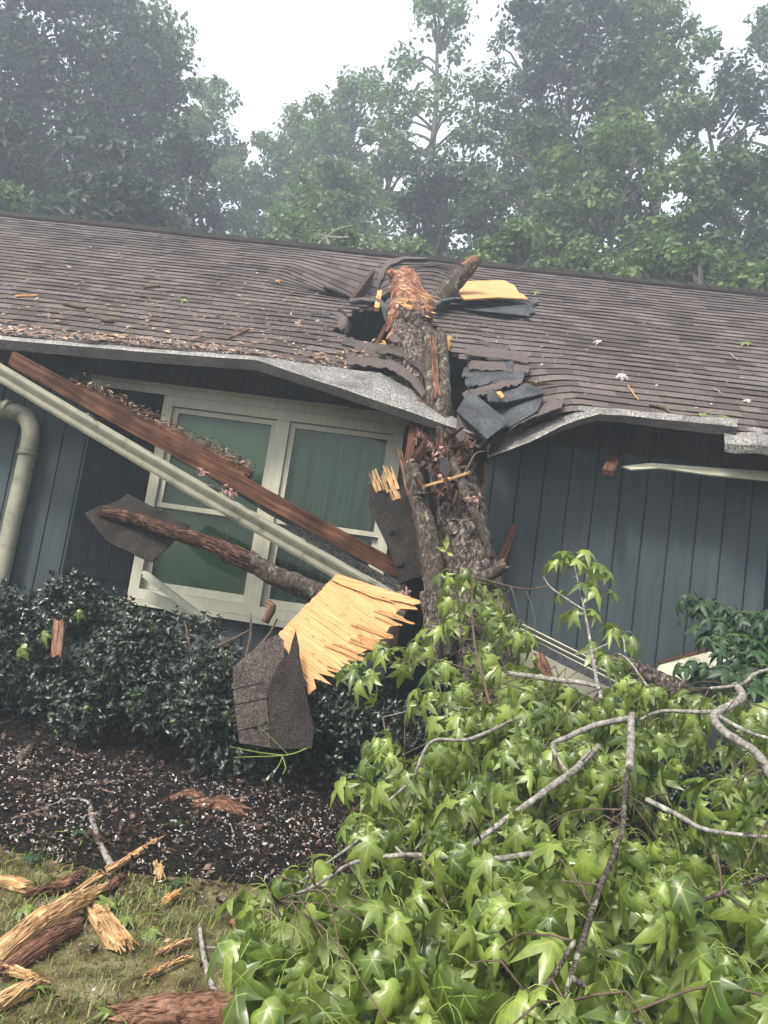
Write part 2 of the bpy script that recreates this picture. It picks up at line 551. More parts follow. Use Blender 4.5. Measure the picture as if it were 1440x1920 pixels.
def bark_mat(name, cols, lichen, vs=11.0, bump=1.0, lich=.55, crack=1.0):
    mt, t, b = base_mat(name, .92, .15)
    mp = coords(t, (1, 1, .55))
    n0 = t.nodes.new('ShaderNodeTexNoise'); n0.inputs['Scale'].default_value = 9; n0.inputs['Detail'].default_value = 5
    t.links.new(mp.outputs[0], n0.inputs['Vector'])
    ad = t.nodes.new('ShaderNodeVectorMath'); ad.operation = 'MULTIPLY_ADD'
    ad.inputs[1].default_value = (.30, .30, .30)
    t.links.new(n0.outputs['Color'], ad.inputs[0]); t.links.new(mp.outputs[0], ad.inputs[2])
    vo = t.nodes.new('ShaderNodeTexVoronoi'); vo.feature = 'DISTANCE_TO_EDGE'; vo.inputs['Scale'].default_value = vs
    t.links.new(ad.outputs[0], vo.inputs['Vector'])
    rv = ramp(t, [(0.0, (1 - crack,) * 3), (0.10, (1, 1, 1))])
    t.links.new(vo.outputs['Distance'], rv.inputs['Fac'])
    n1 = t.nodes.new('ShaderNodeTexNoise'); n1.inputs['Scale'].default_value = 45; n1.inputs['Detail'].default_value = 8
    t.links.new(mp.outputs[0], n1.inputs['Vector'])
    rc = ramp(t, [(0.3, cols[0]), (0.5, cols[1]), (0.75, cols[2])])
    t.links.new(n1.outputs['Fac'], rc.inputs['Fac'])
    mx = t.nodes.new('ShaderNodeMix'); mx.data_type = 'RGBA'
    mx.inputs['A'].default_value = (.018, .013, .011, 1)
    t.links.new(rv.outputs['Color'], mx.inputs['Factor']); t.links.new(rc.outputs['Color'], mx.inputs['B'])
    n2 = t.nodes.new('ShaderNodeTexNoise'); n2.inputs['Scale'].default_value = 16; n2.inputs['Detail'].default_value = 9; n2.inputs['Roughness'].default_value = .7
    t.links.new(mp.outputs[0], n2.inputs['Vector'])
    rl = ramp(t, [(lich, (0, 0, 0)), (lich + .07, (1, 1, 1))])
    t.links.new(n2.outputs['Fac'], rl.inputs['Fac'])
    m2 = t.nodes.new('ShaderNodeMix'); m2.data_type = 'RGBA'
    m2.inputs['B'].default_value = (*lichen, 1)
    t.links.new(rl.outputs['Color'], m2.inputs['Factor']); t.links.new(mx.outputs['Result'], m2.inputs['A'])
    t.links.new(m2.outputs['Result'], b.inputs['Base Color'])
    h = t.nodes.new('ShaderNodeMath'); h.operation = 'MULTIPLY_ADD'; h.inputs[1].default_value = .6
    t.links.new(n1.outputs['Fac'], h.inputs[0]); t.links.new(rv.outputs['Color'], h.inputs[2])
    bp = t.nodes.new('ShaderNodeBump'); bp.inputs['Strength'].default_value = bump; bp.inputs['Distance'].default_value = .02
    t.links.new(h.outputs[0], bp.inputs['Height']); t.links.new(bp.outputs[0], b.inputs['Normal'])
    return mt
M['bark'] = bark_mat('trunk_bark', [(.022, .016, .013), (.075, .058, .050), (.19, .16, .143)], (.18, .18, .15), 17, 1.0, .63, .8)
M['limbbark'] = bark_mat('lichen_bark', [(.020, .015, .012), (.052, .041, .034), (.11, .092, .078)], (.17, .185, .135), 30, .8, .56, .5)
M['palebark'] = bark_mat('pale_bark', [(.075, .066, .058), (.16, .148, .134), (.26, .245, .22)], (.32, .32, .28), 40, .5, .60, .3)
M['twig'] = noisy('twig_bark', [(0.3, (.030, .020, .014)), (0.7, (.095, .070, .050))], 30, rough=.85, spec=.15)
M['petiole'] = noisy('petiole', [(0.3, (.09, .13, .025)), (0.7, (.16, .19, .05))], 12, rough=.6, spec=.2)
M['darkbark'] = noisy('distant_bark', [(0.3, (.03, .026, .022)), (0.7, (.075, .066, .056))], 6, (1, 1, .2), rough=.95)
M['gumleaf'] = leaf_mat('sweetgum_leaf', (.024, .048, .007), (.150, .200, .036), (.22, .30, .02), .38, .5, .26, under=(.17, .21, .075), vein=True)
M['gumshade'] = leaf_mat('shaded_leaf', (.010, .026, .009), (.022, .052, .016), (.03, .08, .01), .5, .3, .15, under=(.03, .055, .027), vein=True)  # sweetgum leaf copy with shade put into its darker colours
M['boxleaf'] = leaf_mat('hedge_leaf', (.003, .007, .004), (.014, .024, .012), (.01, .03, .005), .40, .5, .04)
M['boxnew'] = leaf_mat('hedge_new_leaf', (.05, .09, .02), (.11, .17, .05), (.1, .2, .03), .3, .5, .15)
M['crown'] = [leaf_mat('crown_leaf', (.010, .022, .009), (.046, .074, .026), (.07, .12, .025), .55, .25, .22),
              leaf_mat('crown_leaf_pale', (.022, .042, .011), (.090, .135, .036), (.11, .18, .035), .55, .25, .28),
              leaf_mat('crown_leaf_dark', (.006, .013, .008), (.026, .040, .021), (.03, .06, .018), .55, .25, .18)]
M['litter'] = noisy('litter', [(0.38, (.008, .005, .004)), (0.5, (.026, .016, .013)), (0.64, (.10, .065, .052))], 6, rough=.95, spec=.06, island=.8)
M['fluff'] = noisy('pale_flakes', [(0.3, (.13, .115, .11)), (0.7, (.32, .295, .285))], 20, rough=.95, spec=.05, island=.6)
M['chips'] = noisy('tan_chips', [(0.3, (.07, .045, .032)), (0.55, (.17, .115, .085)), (0.8, (.33, .25, .20))], 12, rough=.95, spec=.05, island=.65)
M['pink'] = noisy('pink_insulation', [(0.3, (.15, .075, .06)), (0.7, (.40, .26, .23))], 30, rough=.95, spec=.05, bump=.8, bscale=80, bdist=.02)
M['grass'] = leaf_mat('grass_blade', (.055, .08, .016), (.22, .235, .085), (.17, .2, .05), .6, .2, .25)
M['muck'] = noisy('gutter_muck', [(0.3, (.010, .008, .006)), (0.6, (.04, .03, .022)), (0.8, (.12, .095, .07))], 60, rough=.95, spec=.05, bump=.9, bscale=90, bdist=.02)

def ground_mat():
    mt, t, b = base_mat('lawn_soil', .95, .1)
    mp = coords(t)
    n = t.nodes.new('ShaderNodeTexNoise'); n.inputs['Scale'].default_value = 9; n.inputs['Detail'].default_value = 12
    t.links.new(mp.outputs[0], n.inputs['Vector'])
    r = ramp(t, [(0.3, (.026, .018, .011)), (0.45, (.075, .058, .030)), (0.6, (.12, .11, .05)), (0.8, (.22, .19, .12))])
    t.links.new(n.outputs['Fac'], r.inputs['Fac'])
    n2 = t.nodes.new('ShaderNodeTexNoise'); n2.inputs['Scale'].default_value = 120; n2.inputs['Detail'].default_value = 6
    t.links.new(mp.outputs[0], n2.inputs['Vector'])
    bp = t.nodes.new('ShaderNodeBump'); bp.inputs['Strength'].default_value = .9; bp.inputs['Distance'].default_value = .02
    t.links.new(n2.outputs['Fac'], bp.inputs['Height']); t.links.new(bp.outputs[0], b.inputs['Normal'])
    t.links.new(r.outputs[0], b.inputs['Base Color'])
    return mt
M['ground'] = ground_mat()
M['mulch'] = noisy('mulch', [(0.35, (.003, .0026, .0024)), (0.55, (.008, .0065, .0055)), (0.7, (.022, .016, .013))], 30, rough=.95, spec=.1, bump=1, bscale=60, bdist=.04)

def ply_mat():
    mt, t, b = base_mat('plywood', .7, .25)
    tc = t.nodes.new('ShaderNodeTexCoord')
    mp = t.nodes.new('ShaderNodeMapping')
    t.links.new(tc.outputs['UV'], mp.inputs['Vector'])
    n = t.nodes.new('ShaderNodeTexNoise'); n.inputs['Scale'].default_value = 3; n.inputs['Detail'].default_value = 10; n.inputs['Distortion'].default_value = .8
    mp.inputs['Scale'].default_value = (1.1, 30, 1)
    t.links.new(mp.outputs[0], n.inputs['Vector'])
    r = ramp(t, [(0.30, (.25, .115, .036)), (0.43, (.33, .165, .062)), (0.56, (.385, .205, .087)), (0.72, (.42, .245, .115))])
    t.links.new(n.outputs['Fac'], r.inputs['Fac'])
    # small dark knots and tears along the grain
    m2 = t.nodes.new('ShaderNodeMapping'); m2.inputs['Scale'].default_value = (7, 28, 1)
    t.links.new(tc.outputs['UV'], m2.inputs['Vector'])
    v = t.nodes.new('ShaderNodeTexNoise'); v.inputs['Scale'].default_value = 2.2; v.inputs['Detail'].default_value = 7; v.inputs['Roughness'].default_value = .7
    t.links.new(m2.outputs[0], v.inputs['Vector'])
    rk = ramp(t, [(0.585, (0, 0, 0)), (0.63, (1, 1, 1))])
    t.links.new(v.outputs['Fac'], rk.inputs['Fac'])
    mx = t.nodes.new('ShaderNodeMix'); mx.data_type = 'RGBA'
    mx.inputs['B'].default_value = (.07, .025, .008, 1)
    t.links.new(rk.outputs[0], mx.inputs['Factor']); t.links.new(r.outputs[0], mx.inputs['A'])
    t.links.new(mx.outputs['Result'], b.inputs['Base Color'])
    bp = t.nodes.new('ShaderNodeBump'); bp.inputs['Strength'].default_value = .5; bp.inputs['Distance'].default_value = .006
    t.links.new(n.outputs['Fac'], bp.inputs['Height']); t.links.new(bp.outputs[0], b.inputs['Normal'])
    return mt
M['ply'] = ply_mat()

def glass_mat():
    mt = bpy.data.materials.new('window_glass')
    mt.use_nodes = True
    t = mt.node_tree
    t.nodes.clear()
    tr = t.nodes.new('ShaderNodeBsdfTransparent'); tr.inputs[0].default_value = (.52, .64, .54, 1)
    gl = t.nodes.new('ShaderNodeBsdfGlossy'); gl.inputs['Roughness'].default_value = .03
    gl.inputs['Color'].default_value = (.45, .52, .47, 1)
    fr = t.nodes.new('ShaderNodeFresnel'); fr.inputs[0].default_value = 1.5
    mx = t.nodes.new('ShaderNodeMixShader')
    o = t.nodes.new('ShaderNodeOutputMaterial')
    t.links.new(fr.outputs[0], mx.inputs[0]); t.links.new(tr.outputs[0], mx.inputs[1]); t.links.new(gl.outputs[0], mx.inputs[2])
    t.links.new(mx.outputs[0], o.inputs['Surface'])
    return mt
M['glass'] = glass_mat()

# ------------------------------------------------------------------ ground
mb = MB()
xs = [-60, -30, -15, -8] + [(-6 + i * .25) for i in range(49)] + [8, 15, 30, 60]
ys = [-60, -30, -12] + [(-7 + i * .2) for i in range(41)] + [4, 10, 20, 35, 60]
for y in ys:
    for x in xs:
        mb.v.append((x, y, gz(x, y) + (0.02 * noise.noise(Vector((x * 2, y * 2, 0))) if abs(x) < 8 and -7 < y < 2 else 0)))
nx = len(xs)
for j in range(len(ys) - 1):
    for i in range(nx - 1):
        mb.f.append((j * nx + i, j * nx + i + 1, (j + 1) * nx + i + 1, (j + 1) * nx + i)); mb.m.append(0)
tag(mb.build('ground', M['ground'], smooth=True), kind='structure')
def bed_edge(x):
    return -2.62 - 0.10 * math.sin(x * 1.7) - 0.07 * math.sin(x * 4.3 + 1) - .16 * max(0, x + 1)
mb = MB()
N = 100
for i in range(N + 1):
    x = -7 + 12 * i / N
    e = bed_edge(x) + .03 * noise.noise(Vector((x * 9, 0, 0)))
    for j in range(17):
        y = e + (-.01 - e) * j / 16
        mb.v.append((x, y, gz(x, y) + .02 * noise.noise(Vector((x * 2, y * 2, 0))) + .005 + (.03 * (.5 + noise.noise(Vector((x * 5, y * 5, 1)))) if j else 0)))
for i in range(N):
    for j in range(16):
        a = i * 17 + j
        mb.f.append((a, a + 17, a + 18, a + 1)); mb.m.append(0)
tag(mb.build('mulch_bed', M['mulch'], smooth=True), kind='structure')

# ------------------------------------------------------------------ house
house = thing('house', 'blue-grey board-sided house with a dark shingle roof crushed in by the fallen tree', 'house', (0, 0, .45))
XL, XR = -10.5, 7.0
WX0, WX1, WZ0, WZ1 = -2.585, -.525, 1.275, 2.995       # window opening
GAP = (W(775, 900).x, W(911, 900).x)                   # crushed wall between these

def siding(mb, x0, x1, z0, z1, y=0.0):
    k = math.ceil((x0 - .03) / .203)
    cuts = []
    x = k * .203 + .03
    while x < x1:
        if x > x0 + .02 and x + .014 < x1 - .01:
            cuts.append(x)
        x += .203
    a = x0
    for c in cuts + [None]:
        b = c if c is not None else x1
        mb.face([(a, y, z0), (b, y, z0), (b, y, z1), (a, y, z1)])
        if c is not None:
            d = c + .013
            mb.face([(c, y, z0), (c, y + .012, z0), (c, y + .012, z1), (c, y, z1)], 1)
            mb.face([(c, y + .012, z0), (d, y + .012, z0), (d, y + .012, z1), (c, y + .012, z1)], 1)
            mb.face([(d, y + .012, z0), (d, y, z0), (d, y, z1), (d, y + .012, z1)], 1)
            a = d
mb = MB()
siding(mb, XL, WX0, .35, 3.5)
siding(mb, WX0, WX1, .35, WZ0)
siding(mb, WX0, WX1, WZ1, 3.5)
siding(mb, WX1, GAP[0], .35, 3.45)
mb.build('siding', [M['siding'], M['groove']], house)
mb = MB()
siding(mb, GAP[1], XR, .35, 3.5)
mb.face([(GAP[1], 0, .35), (GAP[1], 0, 3.45), (GAP[1], .02, 3.45), (GAP[1], .02, .35)], 1)
mb.build('siding', [M['siding'], M['groove']], house)
# raw framing beside the gap
for (x, jag, c) in ((GAP[0] + .03, 0, 'sheath'), (GAP[1] - .012, 0, 'fascia')):
    mb = MB()
    if c == 'fascia':
        bar(mb, (x, .03, 1.0), (x, .03, W(905, 868).z), (1, 0, 0), .03, .05, jag1=.04)
    else:
        bar(mb, (x, .05, 1.2), (x, .05, 3.05), (1, 0, 0), .06, .09, jag1=.05)
    mb.build('stud', M[c], house)
# unpainted band the soffit used to cover, with a torn lower edge
def band(x0, x1, zf, mat):
    mb = MB()
    n = int((x1 - x0) / .03)
    for i in range(n):
        a, b = x0 + (x1 - x0) * i / n, x0 + (x1 - x0) * (i + 1) / n
        za, zb = zf(a), zf(b)
        mb.face([(a, -.012, za), (b, -.012, zb), (b, -.012, 3.5), (a, -.012, 3.5)])
        mb.face([(a, -.012, za), (a, 0, za), (b, 0, zb), (b, -.012, zb)])
    mb.build('bare_sheathing', mat, house)
band(-7.5, GAP[0], lambda x: 3.075 + .018 * noise.noise(Vector((x * 6, 0, 0))) - (.06 * sm((x + 1.75) / .15) * (1 - .9 * sm((x + .95) / .5)) if x > -1.75 else 0), M['sheath'])
band(GAP[1] + .02, XR, lambda x: 3.0 + .012 * noise.noise(Vector((x * 4, 2, 0))), M['sheath'])
# vertical battens in the shadow under the eave
# attic / room shell
mb = MB()
mb.face([(XL, 7.4, .4), (XR, 7.4, .4), (XR, 7.4, 3.4), (XL, 7.4, 3.4)])
mb.face([(XL, 0.1, .42), (XR, .1, .42), (XR, 7.4, .42), (XL, 7.4, .42)])
mb.face([(XL, 0.06, 3.12), (GAP[0] - .1, .06, 3.12), (GAP[0] - .1, 7.4, 3.12), (XL, 7.4, 3.12)])
mb.face([(GAP[1] + .15, .06, 3.12), (XR, .06, 3.12), (XR, 7.4, 3.12), (GAP[1] + .15, 7.4, 3.12)])
for x in (XL, XR):
    mb.face([(x, 0, .35), (x, 7.4, .35), (x, 7.4, 3.5), (x, 3.4, 6.05), (x, 0, 3.5)])
for x in (GAP[0] - .12, GAP[1] + .17):
    mb.face([(x, .1, .42), (x, 3, .42), (x, 3, 3.12), (x, .1, 3.12)])
mb.face([(GAP[0] - .12, 3, .42), (GAP[1] + .17, 3, .42), (GAP[1] + .17, 3, 4.3), (GAP[0] - .12, 3, 4.3)])
mb.build('interior', M['room'], house)

# roof -----------------------------------------------------------
HOLE = [roof_uv(*p) for p in [(640, 604), (662, 584), (700, 574), (724, 548), (742, 512), (772, 508), (790, 560), (796, 600), (842, 650), (872, 668), (892, 690), (920, 712), (960, 728), (985, 775),
                              (905, 790), (845, 770), (824, 735), (800, 706), (745, 672), (728, 660), (700, 640), (655, 634)]]
NC = 35
EX = VR / NC
shb = MB()
for i in range(NC):
    v0, v1 = i * EX, (i + 1) * EX + .012
    u = XL - .3 - random.random() * .2
    while u < XR + .3:
        wd = random.choice((.10, .14, .18, .22, .27, .33)) * random.uniform(.9, 1.1)
        lift = random.choice((0, 0, .0045))
        jv = random.uniform(-.004, .004) - (.006 if lift else 0)
        k = max(1, int(wd / .07))
        cols = []
        for j in range(k + 1):
            uu = u + wd * j / k
            cols.append(uu)
        seg = []
        for j in range(k):
            uc = (cols[j] + cols[j + 1]) / 2
            if inpoly(uc, (v0 + v1) / 2, HOLE):
                seg.append(None)
            else:
                seg.append((cols[j], cols[j + 1]))
        base = None
        vs, fs, ms = [], [], []
        idx = {}
        def vid(uu, row):
            key = (round(uu, 5), row)
            if key not in idx:
                idx[key] = len(vs)
                if row == 0: p = RP(uu, v0 + jv, .012 + lift)
                elif row == 1: p = RP(uu, v1, .002)
                else: p = RP(uu, v0 + jv + .002, -.004)
                vs.append(p)
            return idx[key]
        for s_ in seg:
            if s_ is None: continue
            a, b = s_
            fs.append((vid(a, 0), vid(b, 0), vid(b, 1), vid(a, 1))); ms.append(0)
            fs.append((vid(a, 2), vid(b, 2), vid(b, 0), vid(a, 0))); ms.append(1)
        if fs:
            n = len(shb.v)
            shb.v.extend([tuple(p) for p in vs])
            shb.f.extend([tuple(q + n for q in f) for f in fs])
            shb.m.extend(ms)
        u += wd
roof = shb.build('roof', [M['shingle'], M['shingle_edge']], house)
# deck under the shingles
mb = MB()
du, dv = .09, .10
nu, nv = int((XR - XL) / du), int(VR / dv)
for i in range(nu):
    for j in range(nv + 1):
        a, b = XL + i * du, XL + (i + 1) * du
        c, d = j * dv, min(VR, (j + 1) * dv)
        if d <= c or inpoly((a + b) / 2, (c + d) / 2, HOLE): continue
        mb.face([RP(a, c, -.012), RP(a, d, -.012), RP(b, d, -.012), RP(b, c, -.012)])
        mb.face([RP(a, c, -.03), RP(b, c, -.03), RP(b, d, -.03), RP(a, d, -.03)])
mb.build('roof_deck', M['deck'], roof)
# back slope
mb = MB()
mb.face([(XL - .3, 3.4, 6.07), (XL - .3, 8.0, 2.9), (XR + .3, 8.0, 2.9), (XR + .3, 3.4, 6.07)])
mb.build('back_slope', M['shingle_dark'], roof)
# ridge cap
mb = MB()
u = XL - .3
while u < XR + .3:
    L = .26
    def rc(uu, s_, l):
        p = RP(uu, VR - .005, 0)
        if s_ < 0: q = RP(uu, VR - .13, .03)
        elif s_ == 0: q = p + Vector((0, 0, .05 + l))
        else: q = p + Vector((0, .14, -.075))
        return q + Vector((0, 0, l))
    a, b = u, u + L
    if True:
        l0, l1 = .012, .0
        mb.face([rc(a, -1, l0), rc(b, -1, l1), rc(b, 0, l1), rc(a, 0, l0)])
        mb.face([rc(a, 0, l0), rc(b, 0, l1), rc(b, 1, l1), rc(a, 1, l0)])
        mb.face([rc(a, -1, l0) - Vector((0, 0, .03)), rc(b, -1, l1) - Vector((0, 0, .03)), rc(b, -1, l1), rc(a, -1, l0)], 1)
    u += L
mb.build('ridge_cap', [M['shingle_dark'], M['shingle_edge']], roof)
# rafters by the hole and tails in the eave
for u in (-.95, -.45, .05, .55, -1.45):
    mb = MB()
    a, b = RP(u, .75, -.11), RP(u, VR - .2, -.11)
    a.z += 0
    bar(mb, a, b, RN, .14, .04, jag0=.08)
    mb.build('rafter', M['deck'], roof)

# metal drip edges -----------------------------------------------
def drip(stations, name, mats):
    """stations: (inner px,py,Y) (outer px,py,Y) flange height m"""
    mb = MB()
    st = []
    for (ix, iy, iY), (ox, oy, oY), h in stations:
        o = W(ox, oy, oY)
        st.append((W(ix, iy, iY), o, o + Vector((0, .015, -h)), o + Vector((0, .035, -h + .006))))
    dn = []
    for a, b in zip(st, st[1:]):
        L = (b[1] - a[1]).length
        k = max(1, int(L / .05))
        for j in range(k):
            dn.append([p.lerp(q, j / k) for p, q in zip(a, b)])
    dn.append(list(st[-1]))
    for i, s_ in enumerate(dn):
        nz = noise.noise(s_[1] * 5) * .006
        s_[1] = s_[1] + Vector((0, nz, nz)); s_[2] = s_[2] + Vector((0, nz * 1.5, 0))
        s_[0] = s_[0] + Vector((0, 0, noise.noise(s_[0] * 4) * .012))
    rows = []
    for s_ in dn:
        mid = s_[0].lerp(s_[1], .5) + Vector((0, 0, .010 + .012 * noise.noise(s_[1] * 6)))
        lip = s_[1] + Vector((0, -.006, -.012))
        rows.append([s_[0], mid, s_[1], lip, s_[2], s_[3]])
    n = 6
    b0 = len(mb.v)
    for r_ in rows: mb.v.extend([tuple(p) for p in r_])
    for i in range(len(rows) - 1):
        for j in range(n - 1):
            a = b0 + i * n + j
            mb.f.append((a, a + 1, a + n + 1, a + n)); mb.m.append(0 if j < 3 else 1)
    o = mb.build(name, mats, house)
    return o
drip([((-260, 603, -.47), (-260, 607, -.54), .09), ((0, 630, -.47), (0, 634, -.54), .085), ((160, 644, -.47), (160, 648, -.54), .09), ((320, 657, -.47), (320, 661, -.54), .09),
      ((478, 669, -.46), (483, 673, -.56), .085), ((600, 684, -.30), (620, 719, -.58), .075), ((714, 700, -.22), (758, 766, -.62), .07), ((800, 745, -.3), (830, 792, -.65), .06), ((868, 795, -.5), (890, 812, -.68), .04)],
     'drip_edge', [M['metal'], M['metal_dark']])
drip([((912, 838, -.30), (914, 855, -.60), .012), ((955, 806, -.28), (992, 827, -.58), .02), ((1012, 772, -.30), (1052, 797, -.57), .05), ((1060, 760, -.36), (1085, 784, -.56), .055), ((1118, 764, -.44), (1124, 774, -.55), .055),
      ((1170, 768, -.45), (1174, 777, -.54), .06), ((1270, 776, -.45), (1276, 787, -.54), .075), ((1384, 786, -.45), (1382, 797, -.54), .08)],
     'drip_edge', [M['metal'], M['metal_dark']])

# window ----------------------------------------------------------
def frame_rect(mb, x0, x1, z0, z1, wdt, y0, y1, mi=0, bot=None):
    b = wdt if bot is None else bot
    box(mb, (x0, y0, z0), (x0 + wdt, y1, z1), mi)
    box(mb, (x1 - wdt, y0, z0), (x1, y1, z1), mi)
    box(mb, (x0 + wdt, y0, z1 - wdt), (x1 - wdt, y1, z1), mi)
    box(mb, (x0 + wdt, y0, z0), (x1 - wdt, y1, z0 + b), mi)
win = MB()
frame_rect(win, WX0, WX1, WZ0, WZ1, .085, -.035, .10)
xm = W(505, 960).x
box(win, (xm - .055, -.03, WZ0 + .085), (xm + .055, .10, WZ1 - .085))
window = win.build('window', M['trim'], house)
mb = MB()
box(mb, (-3.25, -.040, WZ1 + .002), (GAP[0] - .1, -.002, 3.085))
box(mb, (-3.25, -.050, 3.06), (-1.0, -.0405, 3.088))
mb.build('head_trim', M['trim'], window)
mb = MB()
box(mb, (WX0 - .05, -.075, WZ0 - .05), (WX1 + .03, .0, WZ0 - .002))
mb.build('sill', M['trim'], window)
for (x0, x1, kind) in ((WX0 + .087, xm - .057, 'blind'), (xm + .057, WX1 - .087, 'curtain')):
    z0, z1 = WZ0 + .087, WZ1 - .087
    zm = W(400, 950).z - .03 if kind == 'blind' else W(690, 990).z - .02
    zm = 2.07
    mb = MB(); frame_rect(mb, x0, x1, zm - .02, z1, .045, .0, .035, bot=.04)
    mb.build('upper_sash', M['trim'], window)
    mb = MB(); frame_rect(mb, x0, x1, z0, zm + .02, .05, .04, .072, bot=.07)
    mb.build('lower_sash', M['trim'], window)
    for (a, b, yy) in ((zm + .02, z1 - .045, .018), (z0 + .07, zm - .02, .056)):
        mb = MB(); mb.face([(x0 + .045, yy, a), (x1 - .045, yy, a), (x1 - .045, yy, b), (x0 + .045, yy, b)])
        mb.build('pane', M['glass'], window)
    mb = MB()
    if kind == 'blind':
        z = z0
        while z < z1:
            s_ = .006 * noise.noise(Vector((z * 9, 0, 0)))
            mb.face([(x0, .150 + s_, z), (x1, .150 + s_, z), (x1, .128 + s_, z + .030), (x0, .128 + s_, z + .030)])
            z += .0285
        mb.build('blind', M['blind'], window)
    else:
        n = 90
        pr = []
        for i in range(n + 1):
            x = x0 + (x1 - x0) * i / n
            pr.append((x, .16 + .022 * math.sin(i * .62) + .012 * math.sin(i * .27 + 1)))
        for a, b in zip(pr, pr[1:]):
            mb.face([(a[0], a[1], z0), (b[0], b[1], z0), (b[0], b[1], z1), (a[0], a[1], z1)])
        mb.build('curtain', M['curtain'], window, smooth=True)

# shutters --------------------------------------------------------
def shutter(x0, x1, z0, z1):
    mb = MB()
    n = 3
    for i in range(n):
        a, b = x0 + (x1 - x0) * i / n, x0 + (x1 - x0) * (i + 1) / n
        box(mb, (a + .003, -.034, z0), (b - .003, -.004, z1))
    for z in (z0 + .2, z1 - .3):
        box(mb, (x0 + .02, -.052, z), (x1 - .02, -.0345, z + .09))
    mb.build('shutter', M['shutter'], house)
shutter(W(168, 830).x, WX0 - .012, 1.20, 3.0)
shutter(W(1434, 1090).x, W(1434, 1090).x + .5, 1.2, 3.0)
# downspout
mb = MB()
ds = [(-60, 742, -.32), (0, 768, -.22), (38, 776, -.13), (57, 800, -.11), (52, 850, -.11), (20, 995, -.11), (2, 1080, -.11), (-24, 1200, -.11)]
tube(mb, [W(*p) for p in ds], [.076, .076, .076, .074, .072, .072, .072, .072], n=18, step=.02)
dsp = mb.build('downspout', M['gutter'], house, smooth=True)
for (px, py) in ((52, 846), (10, 766)):
    mb = MB()
    p = W(px, py, -.11 if py > 800 else -.2)
    q = W(px - 2, py + 9, -.11 if py > 800 else -.2)
    if py < 800: q = W(px + 8, py + 2, -.2)
    tube(mb, [p, q], [.079, .079], n=18, step=.02)
    mb.build('band', M['gutter'], dsp, smooth=True)
# soffit remnant and lookout on the right
mb = MB()
P = pxplane([(1165, 875, -.32), (1440, 890, -.38), (1300, 874, -.30)])
top = [(1166, 874), (1220, 868), (1300, 874), (1440, 884), (1700, 905)]
bot = [(1700, 925), (1440, 900), (1330, 890), (1240, 877), (1185, 880)]
slab(mb, [W(x, y, -.30) for x, y in top] + [W(x, y, -.38) for x, y in bot], .012)
mb.build('soffit_strip', M['trim'], house)
mb = MB()
bar(mb, W(1140, 886, -.50), W(1158, 846, .0), (1, 0, .06), .085, .04)
mb.build('lookout', M['fascia'], house)
mb = MB()
bar(mb, W(1230, 822, -.05), W(1700, 868, -.05), (0, 0, 1), .10, .05)
mb.build('blocking', M['sheath'], house)

# ------------------------------------------------------------------ fallen tree
tree = thing('fallen_tree', 'thick broken tree trunk lying through the crushed roof of the house', 'fallen tree', W(905, 1250, -.95))
mb = MB()
ax = [RPx(756, 536, .12), RPx(759, 562, .15), RPx(764, 600, .16)]
ax += [RPx(770, 640, .10), RPx(782, 690, -.06), W(806, 765, .02), W(834, 850, -.32), W(862, 940, -.60), W(872, 1020, -.78), W(888, 1110, -.90), W(910, 1240, -1.0), W(925, 1350, -1.05)]
rd = [.07, .135, .165, .175, .18, .17, .165, .172, .185, .20, .22, .25]
tube(mb, ax[3:], rd[3:], n=64, step=.02, amp=.20, freq=11, jag0=.09)
mb.build('trunk', M['bark'], tree, smooth=True)
mb = MB()
tube(mb, ax[:4], [r * 1.04 for r in rd[:3]] + [.180], n=56, step=.015, amp=.42, freq=8, jag0=.05)
fibers(mb, ax[:4], rd[:4], 260, (.05, .18), (.004, .010), skew=.25)
mb.build('stripped_top', M['flesh'], tree, smooth=True)
# stump of a torn knot on the stripped part
mb = MB(); tube(mb, [RPx(748, 560, .16), RPx(726, 556, .28)], [.08, .035], n=12, step=.03, amp=.35, jag1=.04)
mb.build('knot', M['flesh'], tree, smooth=True)
mb = MB(); tube(mb, [RPx(760, 625, .1), RPx(742, 640, .12), RPx(727, 655, .10)], [.05, .04, .025], n=10, step=.03, amp=.3, jag1=.05)
mb.build('knot', M['flesh'], tree, smooth=True)
def limb(pts, rads, mat, label=None, n=16, amp=.2, jag=.05, freq=14, name='limb', parent=None, jag0=0, endmat=None):
    mb = MB(); tube(mb, pts, rads, n=n, step=.02, amp=amp, freq=freq, jag1=jag, jag0=jag0, wob=.006, endmi=1 if endmat else None)
    o = mb.build(name, [mat, endmat] if endmat else mat, parent or tree, smooth=True)
    if label: o['label'] = label
    return o
# the branch stub standing up out of the roof
def RD(px, py, Y): return W(px, py, Y)
yb = RPx(806, 582, 0).y
limb([W(800, 590, yb), W(826, 562, yb + .02), W(858, 524, yb + .04), W(886, 494, yb + .05)], [.135, .115, .092, .066], M['limbbark'], 'broken branch stub with a reddish tip', amp=.14)
mb = MB(); tube(mb, [W(872, 508, yb + .045), W(884, 496, yb + .05), W(896, 484, yb + .06)], [.083, .075, .045], n=16, step=.02, amp=.25, freq=12)
mb.build('limb_tip', M['rot'], tree, smooth=True)
